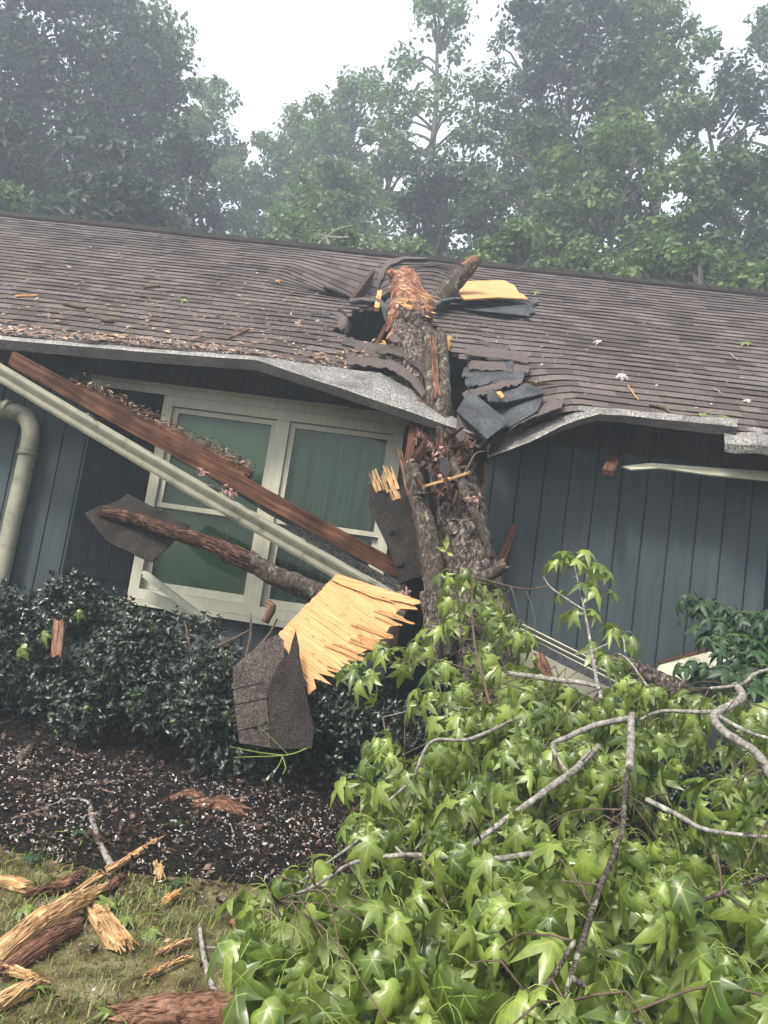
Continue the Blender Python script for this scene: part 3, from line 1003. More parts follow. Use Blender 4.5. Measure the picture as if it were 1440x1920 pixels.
# lichen limbs running down the trunk
limb([W(803, 622, -.02), W(806, 680, -.18), W(810, 735, -.40), W(812, 780, -.45), W(815, 850, -.52)], [.040, .048, .052, .05, .05], M['limbbark'], n=14)
limb([W(826, 632, .02), W(828, 690, -.20), W(830, 745, -.42), W(828, 800, -.50), W(826, 870, -.58)], [.050, .066, .07, .066, .06], M['limbbark'], n=18, jag0=.08)
mb = MB(); bar(mb, W(812, 640, -.22), W(820, 745, -.50), (1, 0, 0), .05, .04, jag0=.10, jag1=.04)
mb.build('split_wood', M['rot'], tree)
limb([W(772, 878, -.82), W(784, 930, -.88), W(800, 1000, -.96), W(812, 1070, -1.02), W(826, 1150, -1.08), W(836, 1230, -1.1)], [.055, .062, .072, .078, .08, .08], M['limbbark'], 'lichen-covered limb standing along the trunk', n=16, jag=.0, jag0=.05)
limb([W(824, 805, -.62), W(842, 850, -.76), W(864, 905, -.90), W(890, 960, -.99), W(908, 1005, -1.02), W(919, 1045, -1.02)], [.030, .034, .037, .034, .027, .020], M['limbbark'], n=10)
limb([W(862, 905, -.9), W(880, 870, -.86), W(893, 850, -.84), W(910, 847, -.80)], [.010, .008, .006, .004], M['twig'], n=6, amp=0)
limb([W(900, 1090, -1.05), W(928, 1072, -1.12), W(944, 1058, -1.14)], [.05, .042, .036], M['limbbark'], n=12, endmat=M['fresh'])
limb([W(800, 1110, -1.1), W(812, 1180, -1.15), W(806, 1240, -1.15)], [.05, .07, .08], M['bark'], n=14)
# bark plates lifting off the trunk
for (px, py, s_) in ((748, 634, .7), (762, 632, .8), (778, 634, .8), (754, 648, .7), (770, 650, .9), (786, 645, .8), (790, 668, 1), (776, 655, .8), (808, 690, .8), (880, 990, 1), (850, 985, .9), (895, 1040, 1.1), (866, 1050, 1)):
    mb = MB()
    Y = (-.05 if py < 700 else -.98 - (py - 980) * .0009)
    c = W(px, py, Y - .0) if py > 700 else RPx(px, py, .30)
    a = random.uniform(0, 6.28)
    pts = []
    for i in range(7):
        an = a + i * 6.283 / 7
        rr = s_ * .05 * random.uniform(.6, 1.2)
        pts.append(c + Vector((math.cos(an) * rr, random.uniform(-.012, .012), math.sin(an) * rr * 1.3)))
    slab(mb, pts, .012)
    mb.build('bark_flake', M['bark'], tree)

# ------------------------------------------------------------------ debris helpers
def obj(mb, name, mat, label, cat, group=None, smooth=False):
    return tag(mb.build(name, mat, None, smooth), label, cat, group)
def uvplane(o, udir, vdir):
    me = o.data
    uv = me.uv_layers.new(name='UV')
    u_, v_ = Vector(udir).normalized(), Vector(vdir).normalized()
    for l in me.loops:
        p = me.vertices[l.vertex_index].co
        uv.data[l.index].uv = (p.dot(u_), p.dot(v_))

# fallen gutter in front of the window
ga, gb = W(-120, 610, -.60), W(772, 1128, -.86)
gax = (gb - ga).normalized()
gup = Vector((0, 0, 1)); gup = (gup - gax * gup.dot(gax)).normalized()
gout = gax.cross(gup)
if gout.y > 0: gout = -gout
gut = thing('fallen_gutter', 'cream metal gutter torn loose and hanging diagonally across the window', 'gutter', ga)
prof = [(-.055, .005), (-.055, -.10), (.02, -.10), (.030, -.085), (.034, -.06), (.058, -.03), (.064, -.018), (.064, 0), (.052, 0), (.052, -.006)]
prof = [(a * 1.1, b * 1.22) for a, b in prof]
mb = MB()
n = 90
for i in range(n + 1):
    t = i / n
    c = ga.lerp(gb, t) + gup * (-.02 * math.sin(t * 3.1) ) + gout * .01 * math.sin(t * 5)
    dent = .006 * noise.noise(Vector((t * 14, 0, 0)))
    for (o_, z_) in prof:
        mb.v.append(tuple(c + gout * (o_ + dent * (1 if o_ > 0 else 0)) + gup * z_))
k = len(prof)
for i in range(n):
    for j in range(k - 1):
        a = i * k + j
        mb.f.append((a, a + 1, a + k + 1, a + k)); mb.m.append(0)
mb.build('trough', M['gutter'], gut)
mb = MB()
for i in range(80):
    t0, t1 = .44 + .56 * i / 80, .44 + .56 * (i + 1) / 80
    h = lambda t: -.045 + .03 * noise.noise(Vector((t * 30, 1, 0)))
    a, b = ga.lerp(gb, t0), ga.lerp(gb, t1)
    mb.face([a + gout * .06 + gup * -.03, b + gout * .06 + gup * -.03, b + gup * h(t1), a + gup * h(t0)])
    mb.face([a + gup * h(t0), b + gup * h(t1), b - gout * .055 + gup * (h(t1) + .02), a - gout * .055 + gup * (h(t0) + .02)])
mb.build('leaf_muck', M['muck'], gut)
for t in (.36, .62, .8):                               # hidden-hanger straps
    mb = MB(); c = ga.lerp(gb, t); bar(mb, c - gout * .06, c + gout * .06, gax, .03, .004)
    mb.build('strap', M['metal'], gut)
# metal flashing strip lying above the trough
mb = MB()
fa, fb = W(345, 852, -.56), W(762, 1108, -.74)
fd = (fb - fa).normalized()
for i in range(40):
    t0, t1 = i / 40, (i + 1) / 40
    e = lambda t: fa.lerp(fb, t) + gup * (.018 * noise.noise(Vector((t * 7, 3, 0))))
    wv = gup * .05 + gout * .045
    mb.face([e(t0), e(t1), e(t1) + wv * -1, e(t0) + wv * -1])
    mb.face([e(t0), e(t0) - gout * .03 + gup * .01, e(t1) - gout * .03 + gup * .01, e(t1)])
obj(mb, 'flashing_strip', M['metal'], 'bent pale metal flashing strip lying between the fallen gutter and the red-brown board', 'flashing')
# fascia boards behind it
mb = MB()
bar(mb, W(22, 672, -.53), W(744, 1068, -.74), gup + gout * .2, .115, .04, jag1=.05)
torn_end(mb, W(744, 1068, -.74), gax, gup, .11, .035, 12, .08)
obj(mb, 'fascia_board', M['fascia'], 'long red-brown fascia board fallen diagonally behind the cream gutter', 'board')
mb = MB()
bar(mb, W(130, 716, -.46), W(466, 888, -.56), gup, .07, .05, jag1=.03)
torn_end(mb, W(466, 888, -.56), gax, gup, .07, .045, 10, .05)
obj(mb, 'rafter_board', M['fascia'], 'shorter debris-covered brown board on top of the fascia board before the left window', 'board')
mb = MB()
for i in range(900):
    t = random.random() ** .8
    p = W(140 + 330 * t, 708 + 170 * t, -.50 - .07 * t) + Vector((random.gauss(0, .03), random.gauss(0, .02), random.gauss(.012, .022)))
    d = Vector((random.gauss(0, 1), random.gauss(0, 1), random.gauss(0, .5))).normalized() * random.uniform(.01, .03)
    q = Vector((random.gauss(0, 1), random.gauss(0, 1), random.gauss(0, 1))).normalized() * random.uniform(.003, .009)
    mb.face([p - d, p + q, p + d, p - q])
tag(obj(mb, 'leaf_debris', M['chips'], 'brown leaf crumbs and pine straw caked on the fallen board', 'debris'), kind='stuff')

def tuft(px, py, Y, r, label, mat='pink', fl=1.0):
    mb = MB()
    c = W(px, py, Y)
    for i in range(int(60 * fl)):
        p = c + Vector((random.gauss(0, r), random.gauss(0, r * .7), random.gauss(0, r * .8)))
        d = Vector((random.gauss(0, 1), random.gauss(0, 1), random.gauss(0, 1))).normalized() * random.uniform(.008, .022)
        q = Vector((random.gauss(0, 1), random.gauss(0, 1), random.gauss(0, 1))).normalized() * random.uniform(.006, .014)
        s_ = d.cross(q).normalized() * .006
        mb.face([p - d, p + q + s_, p + d]); mb.face([p - d, p + d, p - q - s_])
    obj(mb, 'insulation_tuft', M[mat], label, 'insulation')
tuft(432, 925, -.70, .035, 'pink insulation tuft caught on the lip of the fallen gutter')
tuft(383, 884, -.66, .02, 'small pale insulation scrap on the red-brown fascia board')
tuft(788, 862, -.80, .035, 'pink insulation clump at the broken trunk beside the window corner')
tuft(806, 838, -.78, .03, 'pale insulation clump just under the loose end of the left drip edge')
tuft(822, 850, -.86, .028, 'grey-pink insulation wad on the trunk above the crossing lath')
tuft(838, 905, -.92, .04, 'loose insulation wad packed into the dark break of the trunk', 'pink')
tuft(886, 938, -1.0, .03, 'pinkish insulation scrap by the corner of the right-hand siding')
tuft(760, 1118, -.95, .03, 'reddish insulation clump at the low end of the fallen gutter')

# broken branch in front of the window
br = thing('broken_branch', 'rotten broken branch jutting left across the front of the window', 'branch', W(600, 1110, -1.05))
limb([W(470, 1052, -1.12), W(500, 1072, -1.12), W(545, 1092, -1.1), W(610, 1118, -1.02), W(700, 1160, -.9)], [.062, .066, .066, .07, .075], M['limbbark'], 'bark-covered end', parent=br, n=22, amp=.22, jag0=.05)
limb([W(204, 962, -1.02), W(262, 975, -1.05), W(330, 1000, -1.08), W(400, 1022, -1.1), W(455, 1048, -1.12), W(490, 1064, -1.12)], [.035, .042, .046, .048, .060, .056], M['rot_dark'], 'stripped reddish end', parent=br, n=18, amp=.45, freq=11, jag0=.10, name='rotten_wood')
limb([W(425, 1016, -1.13), W(428, 1000, -1.15), W(424, 988, -1.16)], [.004, .003, .002], M['twig'], parent=br, n=5, name='twig', amp=0)

mb = MB()
fibers(mb, [W(204, 962, -1.02), W(262, 975, -1.05), W(330, 1000, -1.08), W(400, 1022, -1.1), W(455, 1048, -1.12), W(490, 1064, -1.12)], [.037, .044, .048, .050, .062, .058], 420, (.06, .22), (.003, .009), skew=.12)
mb.build('torn_fibres', M['rot_dark'], br)
# shingle piece at the branch's end
fn = pxplane([(158, 962, -1.02), (357, 985, -.92), (285, 1052, -1.12)])
mb = MB()
out = jagline((158, 962), (240, 926), 6, 4) + [(357, 985), (285, 1053)] + jagline((285, 1053), (200, 1015), 4, 3)[1:]
slab(mb, [fn(*p) for p in out], .012, 0)
fn0 = fn
obj(mb, 'shingle_sheet', M['shingle_dark'], 'black torn roofing sheet hanging on the left tip of the broken branch', 'roofing piece')

# big plywood sheet
fn = pxplane([(630, 1077, -1.05), (798, 1131, -1.05), (560, 1280, -1.42)])
mb = MB()
left = jagline((630, 1077), (522, 1188), 60, 1.7)
right = [(798, 1131), (770, 1130), (784, 1143), (752, 1141), (741, 1150), (762, 1162), (728, 1159), (752, 1172), (731, 1175), (722, 1190), (740, 1196), (710, 1199), (708, 1222), (690, 1218), (668, 1228), (690, 1240), (650, 1238), (668, 1254), (640, 1250), (652, 1266), (612, 1256), (633, 1271), (596, 1262), (622, 1284), (588, 1272), (593, 1290), (578, 1303), (576, 1282), (569, 1268), (548, 1236)]
slab(mb, [fn(*p) for p in left + [(526, 1196), (533, 1213)] + right[::-1]], .016, 0)
ply = obj(mb, 'plywood_sheet', M['ply'], 'large orange splintered plywood sheet lying on the hedge before the window', 'plywood')
g_u = fn(795, 1135) - fn(640, 1085)
uvplane(ply, g_u, (fn(540, 1200) - fn(640, 1085)))
# second veneer layer peeling along the top edge
mb = MB()
off = Vector((0, -.012, .006))
lay = [(634, 1078), (798, 1131), (774, 1136), (756, 1131), (730, 1126), (742, 1133), (700, 1121), (714, 1128), (668, 1108), (640, 1098), (622, 1088)]
slab(mb, [fn(*p) + off for p in lay], .005, 0)
for k_ in range(16):                     # standing slivers on the torn side
    t = random.random()
    bx, by = 640 + 120 * t + random.uniform(-20, 20), 1262 - 108 * t
    L = random.uniform(25, 60)
    a = fn(bx - L, by - L * .36) + off * .6
    b = fn(bx + L * .4, by + L * .16) + off * random.uniform(.5, 2.5)
    bar(mb, a, b, (0, 0, 1), random.uniform(.006, .014), .003)
lv = mb.build('veneer', M['ply'], ply)
uvplane(lv, g_u, (fn(540, 1200) - fn(640, 1085)))
# shingle slab below: two leaves
sh = thing('shingle_slab', 'torn slab of brown shingles standing upright against the hedge below the plywood', 'roofing piece', W(500, 1405, -1.5))
fn = pxplane([(436, 1254, -1.52), (520, 1195, -1.40), (512, 1395, -1.62)])
mb = MB()
pc = [(492, 1204), (519, 1190)] + jagline((532, 1200), (533, 1232), 4, 3) + jagline((520, 1255), (500, 1300), 4, 3) + [(507, 1402), (449, 1393), (437, 1300), (436, 1250)]
slab(mb, [fn(*p) for p in pc], .012, 0)
mb.build('faded_half', M['shingle_mid'], sh)
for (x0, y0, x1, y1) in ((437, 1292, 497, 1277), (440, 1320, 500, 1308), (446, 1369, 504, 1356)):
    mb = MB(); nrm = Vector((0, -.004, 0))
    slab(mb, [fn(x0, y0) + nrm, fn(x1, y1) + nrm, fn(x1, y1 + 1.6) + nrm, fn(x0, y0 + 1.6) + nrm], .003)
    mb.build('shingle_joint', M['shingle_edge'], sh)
fn = pxplane([(502, 1300, -1.56), (560, 1230, -1.50), (586, 1400, -1.70)])
mb = MB()
pc = [(502, 1298), (512, 1265)] + jagline((514, 1262), (534, 1231), 5, 2) + [(541, 1230), (547, 1205), (554, 1182), (560, 1212), (561, 1228)] + [(567, 1262), (574, 1300), (588, 1365), (585, 1404), (508, 1404)]
slab(mb, [fn(*p) for p in pc], .012, 0)
mb.build('dark_half', M['shingle_dark'], sh)

# broken rafter wrapped in shingles leaning on the trunk
bb = thing('broken_rafter', 'snapped rafter end wrapped in black shingles leaning beside the window corner', 'rafter', W(785, 1085, -.9))
mb = MB()
for i, (p, q, w_) in enumerate((((704, 925, -.80), (764, 1090, -.93), .10), ((726, 905, -.79), (778, 1085, -.91), .11), ((744, 915, -.78), (796, 1080, -.90), .10))):
    a, b = W(*p), W(*q)
    bar(mb, a, b, (1, 0, .2), w_, .05)
mb.build('black_shingles', M['shingle_dark'], bb)
for (p, q, w_) in (((690, 908, -.82), (735, 1000, -.90), .05), ((694, 940, -.84), (752, 1060, -.95), .055)):
    mb = MB(); bar(mb, W(*p), W(*q), (1, 0, .3), w_, .012, jag0=.02); mb.build('shingle_tab', M['shingle_dark'], bb)
mb = MB()
d_ = (W(712, 876, -.79) - W(735, 945, -.81))
torn_end(mb, W(708, 908, -.80), d_, (1, 0, .2), .07, .05, 16, .12)
torn_end(mb, W(732, 905, -.80), d_, (1, 0, .2), .085, .05, 22, .14)
torn_end(mb, W(738, 925, -.83), d_, (1, 0, .2), .07, .02, 12, .10)
mb.build('torn_wood', M['splinter'], bb)
def stick(p, q, w_, t_, mat, name, label, cat, wd=(1, 0, 0), jag=(0, 0), group=None):
    mb = MB(); bar(mb, p, q, wd, w_, t_, jag0=jag[0], jag1=jag[1])
    return obj(mb, name, M[mat], label, cat, group)
stick(W(965, 986, -.05), W(920, 1105, -.35), .055, .03, 'fascia', 'wood_stick', 'short red-brown lath leaning against the left end of the right-hand siding', 'stick')
stick(W(795, 912, -.99), W(872, 889, -.93), .018, .012, 'splinter', 'wood_lath', 'thin splintered lath lying level across the broken trunk', 'stick', (0, 0, 1), (.03, .05))
stick(W(752, 856, -.72), W(766, 930, -.80), .03, .02, 'rot', 'wood_splinter', 'pointed dark splinter standing at the right window corner', 'splinter', (1, 0, 0), (.09, 0))
stick(W(790, 745, -.40), W(782, 830, -.52), .07, .05, 'rot', 'broken_stud', 'broken reddish stud under the end of the left drip edge', 'stud', (1, 0, 0), (.06, .08))
stick(W(775, 800, -.50), W(764, 880, -.56), .06, .04, 'fascia', 'broken_stud', 'brown stud beside the window head corner', 'stud', (1, 0, 0), (.03, .08))
stick(W(712, 548, RPx(712, 548).y - .05), W(706, 580, RPx(706, 580).y - .2), .05, .04, 'fresh', 'roof_stud', 'pale broken framing post standing in the roof hole left of the trunk', 'post', (1, 0, 0), (.05, 0))
for i, (px, py, l, lab) in enumerate(((776, 585, .42, 'upper bundle of orange splinters crossing the stripped trunk'), (772, 606, .36, 'lower bundle of orange splinters crossing the stripped trunk'))):
    mb = MB()
    for k_ in range(9):
        y_ = py + 26 + random.uniform(-9, 9)
        a = RPx(px - 26 + random.uniform(-12, 14), y_ - 3, .33)
        b = RPx(px + 26 + random.uniform(-20, 16), y_ + 6 + random.uniform(-2, 3), .27)
        bar(mb, a, b, (0, 0, 1), random.uniform(.005, .013), .005, jag0=.02, jag1=.02)
    obj(mb, 'wood_splinters', M['splinter'], lab, 'splinters')
stick(RPx(716, 650, .05), RPx(742, 659, .08), .045, .012, 'fresh', 'wood_splinter', 'small yellow splinter by the lower rim of the roof hole', 'splinter', (0, 0, 1), (.05, .04))
# broken sheathing ends right of the trunk
mb = MB()
for k_ in range(5):
    a = RPx(822 + k_ * 1.5, 636 + k_ * 5, .06); b = RPx(846 - k_, 640 + k_ * 4.5, .04)
    bar(mb, a, b, (0, 0, 1), .03, .01, jag1=.02)
obj(mb, 'sheathing_ends', M['splinter'], 'stack of split pale sheathing ends right of the trunk on the roof', 'splinters')

mb = MB()
for i in range(70):
    px, py = random.gauss(838, 30), random.uniform(815, 940)
    if px > 905 or px < 776: continue
    c = W(px, py, -.70 - (py - 815) * .0019 + random.uniform(-.10, .04))
    d = Vector((random.gauss(0, .6), random.gauss(0, .5), random.gauss(.3, .8))).normalized() * random.uniform(.03, .11)
    torn_end(mb, c, d, (1, .2, .1), random.uniform(.015, .05), random.uniform(.008, .02), 3, d.length * 1.3)
tag(mb.build('splintered_debris', M['rot_dark']), 'tangle of dark broken wood splinters packed into the break of the trunk below the eave', 'debris', kind='stuff')
# torn roofing right of the trunk ----------------------------------
def torn(pts, Y3, mat, label, th=.008, curl=0, name='torn_shingle'):
    fn = pxplane(Y3)
    P = []
    for i, p in enumerate(pts):
        q = fn(*p)
        P.append(q)
    mb = MB(); slab(mb, P, th)
    return obj(mb, name, M[mat], label, 'roofing piece')
def curved(lo, hi, Ylo, Yhi, mat, label, bulge=.05, th=.006, name='torn_felt', tears=0.0):
    """a sheet between a lower and an upper pixel line, bulging between them"""
    mb = MB()
    n, mm = 24, 8
    def on(line, t):
        L = (len(line) - 1) * t; i = min(len(line) - 2, int(L)); f = L - i
        return [line[i][c] + (line[i + 1][c] - line[i][c]) * f for c in (0, 1)]
    rows = []
    for j in range(mm + 1):
        s_ = j / mm
        row = []
        for i in range(n + 1):
            t = i / n
            a, b = on(lo, t), on(hi, t)
            px, py = a[0] + (b[0] - a[0]) * s_, a[1] + (b[1] - a[1]) * s_
            if j in (0, mm): py += random.uniform(-1, 1) * tears
            Y = Ylo + (Yhi - Ylo) * s_
            p = W(px, py, Y) + Vector((0, -.4, .9)) * bulge * math.sin(math.pi * s_) * (.6 + .8 * noise.noise(Vector((t * 3, s_, bulge * 50))))
            row.append(p)
        rows.append(row)
    for sgn in (0, 1):
        b0 = len(mb.v)
        for row in rows:
            mb.v.extend([tuple(p - Vector((0, -.3, .9)) * th * sgn) for p in row])
        for j in range(mm):
            for i in range(n):
                a = b0 + j * (n + 1) + i
                q = (a, a + 1, a + n + 2, a + n + 1)
                mb.f.append(q if not sgn else q[::-1]); mb.m.append(0)
    return obj(mb, name, M[mat], label, 'roofing piece', smooth=True)
torn([(880, 730), (955, 791), (913, 823), (856, 770)], [(880, 730, -.42), (955, 791, -.62), (856, 770, -.66)], 'felt', 'square dark grey shingle flap tipped up beside the break in the eave', .01)
torn([(858, 773), (912, 825), (897, 841), (889, 834), (885, 853), (876, 846), (872, 838), (862, 840), (855, 830)], [(858, 773, -.64), (912, 825, -.64), (868, 840, -.72)], 'shingle', 'row of brown shingle tabs hanging under the square grey flap', .01)
curved([(915, 752), (950, 754), (985, 745), (1022, 737)], [(905, 738), (940, 728), (985, 722), (1010, 728)], -.45, -.18, 'felt', 'black curled underlayment roll nearest the break above the right drip edge', .07)
curved([(934, 808), (965, 795), (995, 778), (1009, 769)], [(930, 768), (962, 757), (1000, 745), (1024, 736)], -.58, -.30, 'felt', 'wide sheet of torn grey underlayment above the right drip edge', .04)
curved([(936, 826), (962, 801), (1000, 782), (1053, 764)], [(940, 803), (972, 782), (1010, 757), (1058, 746)], -.59, -.38, 'shingle', 'brown curled shingle strip along the bent right drip edge', .02, tears=1.0, name='torn_shingle')
curved([(915, 858), (930, 845), (952, 815), (958, 806)], [(922, 824), (935, 815), (950, 800), (960, 792)], -.60, -.5, 'shingle_dark', 'dark crumpled shingle corner at the low end of the right drip edge', .03, tears=2, name='torn_shingle')
curved([(865, 708), (890, 710), (930, 705), (960, 700)], [(870, 688), (895, 680), (930, 676), (962, 676)], -.02, .2, 'felt', 'ragged grey shingle flap above the dark gap right of the trunk', .03, tears=5, name='torn_shingle')
curved([(872, 726), (900, 722), (935, 716), (980, 716)], [(872, 705), (900, 699), (940, 694), (985, 696)], -.16, .05, 'felt', 'second ragged shingle flap stacked below the first right of the trunk', .03, tears=4, name='torn_shingle')
curved([(872, 664), (900, 668), (940, 672), (990, 680)], [(872, 650), (905, 650), (950, 655), (990, 662)], .16, .35, 'shingle', 'lifted brown shingle strip at the top of the dark gap right of the trunk', .02, tears=1.5, name='torn_shingle')
curved([(878, 690), (905, 694), (945, 694), (990, 700)], [(884, 675), (910, 676), (950, 678), (995, 685)], .02, .2, 'shingle', 'lifted brown shingle strip over the grey flaps right of the trunk', .02, tears=2, name='torn_shingle')
curved([(870, 748), (905, 738), (950, 724), (975, 722)], [(866, 735), (900, 727), (945, 714), (985, 712)], -.36, -.16, 'shingle', 'speckled shingle strip sloping into the break above the grey rolls', .03, tears=3, name='torn_shingle')
torn([(930, 735), (938, 733), (946, 742), (941, 747)], [(930, 735, -.46), (946, 742, -.5), (941, 747, -.52)], 'fresh', 'small tan wood chip lying on the torn underlayment', .02, name='wood_chip')
torn([(826, 862), (838, 856), (846, 880), (838, 892), (824, 884)], [(826, 862, -.95), (846, 880, -.93), (824, 884, -.98)], 'metal_dark', 'small grey metal scrap stuck on the trunk above the lath', .006, name='metal_scrap')
torn([(868, 878), (905, 852), (908, 905), (880, 925)], [(868, 878, -.5), (905, 852, -.4), (880, 925, -.5)], 'shingle_dark', 'black shingle scrap hanging in the gap left of the right-hand siding', .01)
torn([(838, 850), (862, 832), (880, 856), (852, 880)], [(838, 850, -.7), (862, 832, -.66), (852, 880, -.76)], 'shingle_dark', 'black shingle scrap wedged under the brown tabs by the trunk', .01)
# curled rim and torn pieces round the hole left of the trunk
def rim(lo, hi, l0, l1, mat, label, bulge=0.0, tears=0.8):
    mb = MB()
    n, mm = 22, 5
    def on(line, t):
        L = (len(line) - 1) * t; i = min(len(line) - 2, int(L)); f = L - i
        return [line[i][c] + (line[i + 1][c] - line[i][c]) * f for c in (0, 1)]
    rows = []
    for j in range(mm + 1):
        s_ = j / mm
        rows.append([])
        for i in range(n + 1):
            a, b = on(lo, i / n), on(hi, i / n)
            jt = random.uniform(-1, 1) * tears if j == 0 else 0
            rows[-1].append(RPx(a[0] + (b[0] - a[0]) * s_ + jt, a[1] + (b[1] - a[1]) * s_ + jt, l0 + (l1 - l0) * s_ + bulge * math.sin(math.pi * s_)))
    for sgn in (0, 1):
        b0 = len(mb.v)
        for row in rows: mb.v.extend([tuple(p - RN * .008 * sgn) for p in row])
        for j in range(mm):
            for i in range(n):
                a = b0 + j * (n + 1) + i
                q = (a, a + 1, a + n + 2, a + n + 1)
                mb.f.append(q if not sgn else q[::-1]); mb.m.append(0)
    return obj(mb, 'torn_shingle', M[mat], label, 'roofing piece', smooth=True)
rim([(728, 607), (722, 590), (705, 577), (680, 572), (655, 576)], [(736, 598), (730, 578), (710, 566), (682, 563), (655, 566)], .06, .02, 'shingle', 'curved shingle strip arching over the top of the roof hole', .03)
rim([(655, 632), (658, 610), (652, 594), (640, 586)], [(645, 634), (648, 610), (642, 596), (632, 588)], .01, .04, 'shingle_dark', 'curled shingle edge on the left rim of the roof hole', .03)
rim([(640, 630), (650, 622), (652, 606), (640, 596)], [(622, 622), (632, 612), (634, 604), (626, 600)], .05, .02, 'shingle', 'fanned shingle tabs just left of the roof hole', .03, 2.0)
rim([(720, 612), (730, 602), (734, 590)], [(712, 592), (722, 584), (728, 576)], .06, .10, 'felt', 'grey torn flap between the roof hole and the trunk', .02, 2)
rim([(640, 648), (660, 652), (676, 658)], [(645, 636), (662, 638), (680, 642)], .03, .02, 'metal_dark', 'pale grey loose shingle tab below the roof hole', .01, 1)
rim([(664, 656), (690, 664), (720, 672)], [(676, 644), (700, 648), (722, 660)], .02, .03, 'shingle', 'pale curled tab on the lower rim of the roof hole', .02, 1)
rim([(580, 592), (600, 594), (616, 598)], [(584, 586), (602, 588), (618, 592)], .02, .02, 'felt', 'lighter grey shingle tab set in the brown roof left of the hole', .004, .5)
rim([(690, 543), (660, 534), (630, 528), (610, 530)], [(705, 530), (672, 520), (640, 515), (610, 520)], .06, .02, 'shingle_dark', 'buckled shingle strip at the foot of the dent under the ridge', .03, 1)
rim([(712, 512), (730, 498), (760, 492), (800, 494)], [(712, 500), (728, 488), (760, 484), (800, 488)], .05, .02, 'shingle', 'folded shingle lap right of the dent under the ridge', .015, .8)
rim([(812, 600), (830, 590), (850, 585), (866, 585)], [(806, 580), (826, 574), (848, 572), (866, 574)], .14, .03, 'felt', 'dark underlayment bulge at the foot of the broken branch stub', .04, 1)
for lo_, l_, mt_, lab in (([(650, 688), (730, 692), (772, 710), (796, 730)], .09, 'shingle', 'lowest loose shingle course left of the trunk, curling down onto the drip edge'),
                     ([(704, 677), (748, 681), (785, 698), (806, 718)], .13, 'shingle_mid', 'torn shingle course lapping over the trunk just above the left drip edge'),
                     ([(728, 664), (762, 667), (790, 680)], .15, 'shingle', 'short topmost shingle course lapping over the left side of the trunk')):
    rim(lo_, [(x + 3, y - 14) for x, y in lo_], l_, l_ - .01, mt_, lab, .006, 2.2)
# plywood sheet lying on the roof
fn = lambda px, py, l: RPx(px, py, l)
mb = MB(); slab(mb, [fn(841, 557, .12), fn(872, 549, .13), fn(942, 544, .12), fn(962, 555, .12)] + [fn(*p, .10) for p in jagline((966, 560), (988, 578), 5, 2)] + [fn(930, 584, .15), fn(868, 590, .16)], .016)
p2 = obj(mb, 'plywood_sheet', M['ply'], 'small orange plywood sheet lying on the roof right of the trunk', 'plywood')
uvplane(p2, fn(960, 580, 0) - fn(860, 585, 0), (0, .8, .6))
mb = MB(); slab(mb, [fn(868, 588, .05), fn(988, 580, .05), fn(1000, 566, .06), fn(1010, 572, .05), fn(996, 580, .04), fn(1003, 590, .03), fn(990, 598, .05), fn(993, 606, .07), fn(975, 600, .05), fn(950, 603, .08), fn(900, 594, .06)], .006)
obj(mb, 'torn_felt', M['felt'], 'black underlayment scrap sticking out under the plywood on the roof', 'roofing piece')
# crumpled gutter end at the right
mb = MB()
st = []
for i in range(41):
    t = i / 40
    px = 1358 + (1720 - 1358) * t
    yt = 806 + 36 * t + 4 * noise.noise(Vector((t * 9, 0, 0)))
    st.append([W(px, yt - 8, -.44), W(px, yt + 14 + 5 * noise.noise(Vector((t * 12, 5, 0))), -.60), W(px + 1, yt + 24, -.64), W(px, yt + 40, -.62), W(px, yt + 41, -.58)])
for r_ in st: mb.v.extend([tuple(p) for p in r_])
for i in range(40):
    for j in range(4):
        a = i * 5 + j
        mb.f.append((a, a + 1, a + 6, a + 5)); mb.m.append(0)
obj(mb, 'crushed_gutter', M['metal'], 'crumpled gutter end still hanging from the eave at the far right', 'gutter')
# ribbed soffit panel fallen at the right, boards by the wall
sp = thing('fallen_soffit', 'ribbed cream soffit panel lying slanted at the foot of the right-hand siding', 'soffit panel', W(1060, 1230, -.5))
for k_ in range(5):
    mb = MB()
    o = k_ * 8
    bar(mb, W(978 - k_ * 4, 1174 + o, -.30 - k_ * .05), W(1170 - k_ * 4, 1270 + o, -.34 - k_ * .05), gup + gout, .045, .012)
    mb.build('rib', M['trim'], sp)
mb = MB()
bar(mb, W(968, 1196, -.50), W(1160, 1296, -.55), (0, 0, 1), .09, .02)
mb.build('dark_edge', M['felt'], sp)
mb = MB()
bar(mb, W(950, 1215, -.62), W(1150, 1310, -.68), (0, 0, 1), .12, .05)
obj(mb, 'fallen_gutter', M['gutter'], 'lower cream gutter length buried in leaves below the ribbed soffit panel', 'gutter')
fn = pxplane([(1237, 1247, -.22), (1390, 1208, -.20), (1300, 1290, -.30)])
mb = MB(); slab(mb, [fn(*p) for p in [(1237, 1247), (1388, 1206), (1386, 1228), (1310, 1262), (1262, 1290), (1215, 1280)]], .02)
wb = obj(mb, 'white_board', M['trim'], 'white painted board end poking out of the leaves at the foot of the siding', 'board')
mb = MB(); bar(mb, fn(1237, 1243) + Vector((0, .02, 0)), fn(1388, 1203) + Vector((0, .02, 0)), (0, 0, 1), .02, .03)
mb.build('brown_back', M['fascia'], wb)
stick(W(1338, 1222, -.16), W(1385, 1208, -.18), .05, .04, 'rot', 'wood_block', 'reddish wood block lying on the white board by the siding', 'wood piece', (0, 0, 1), (.03, .03))
stick(W(270, 1075, -.5), W(420, 1190, -.75), .05, .03, 'trim', 'trim_board', 'grey loose trim piece leaning under the left window sill', 'board', (0, 0, 1), (.03, 0))
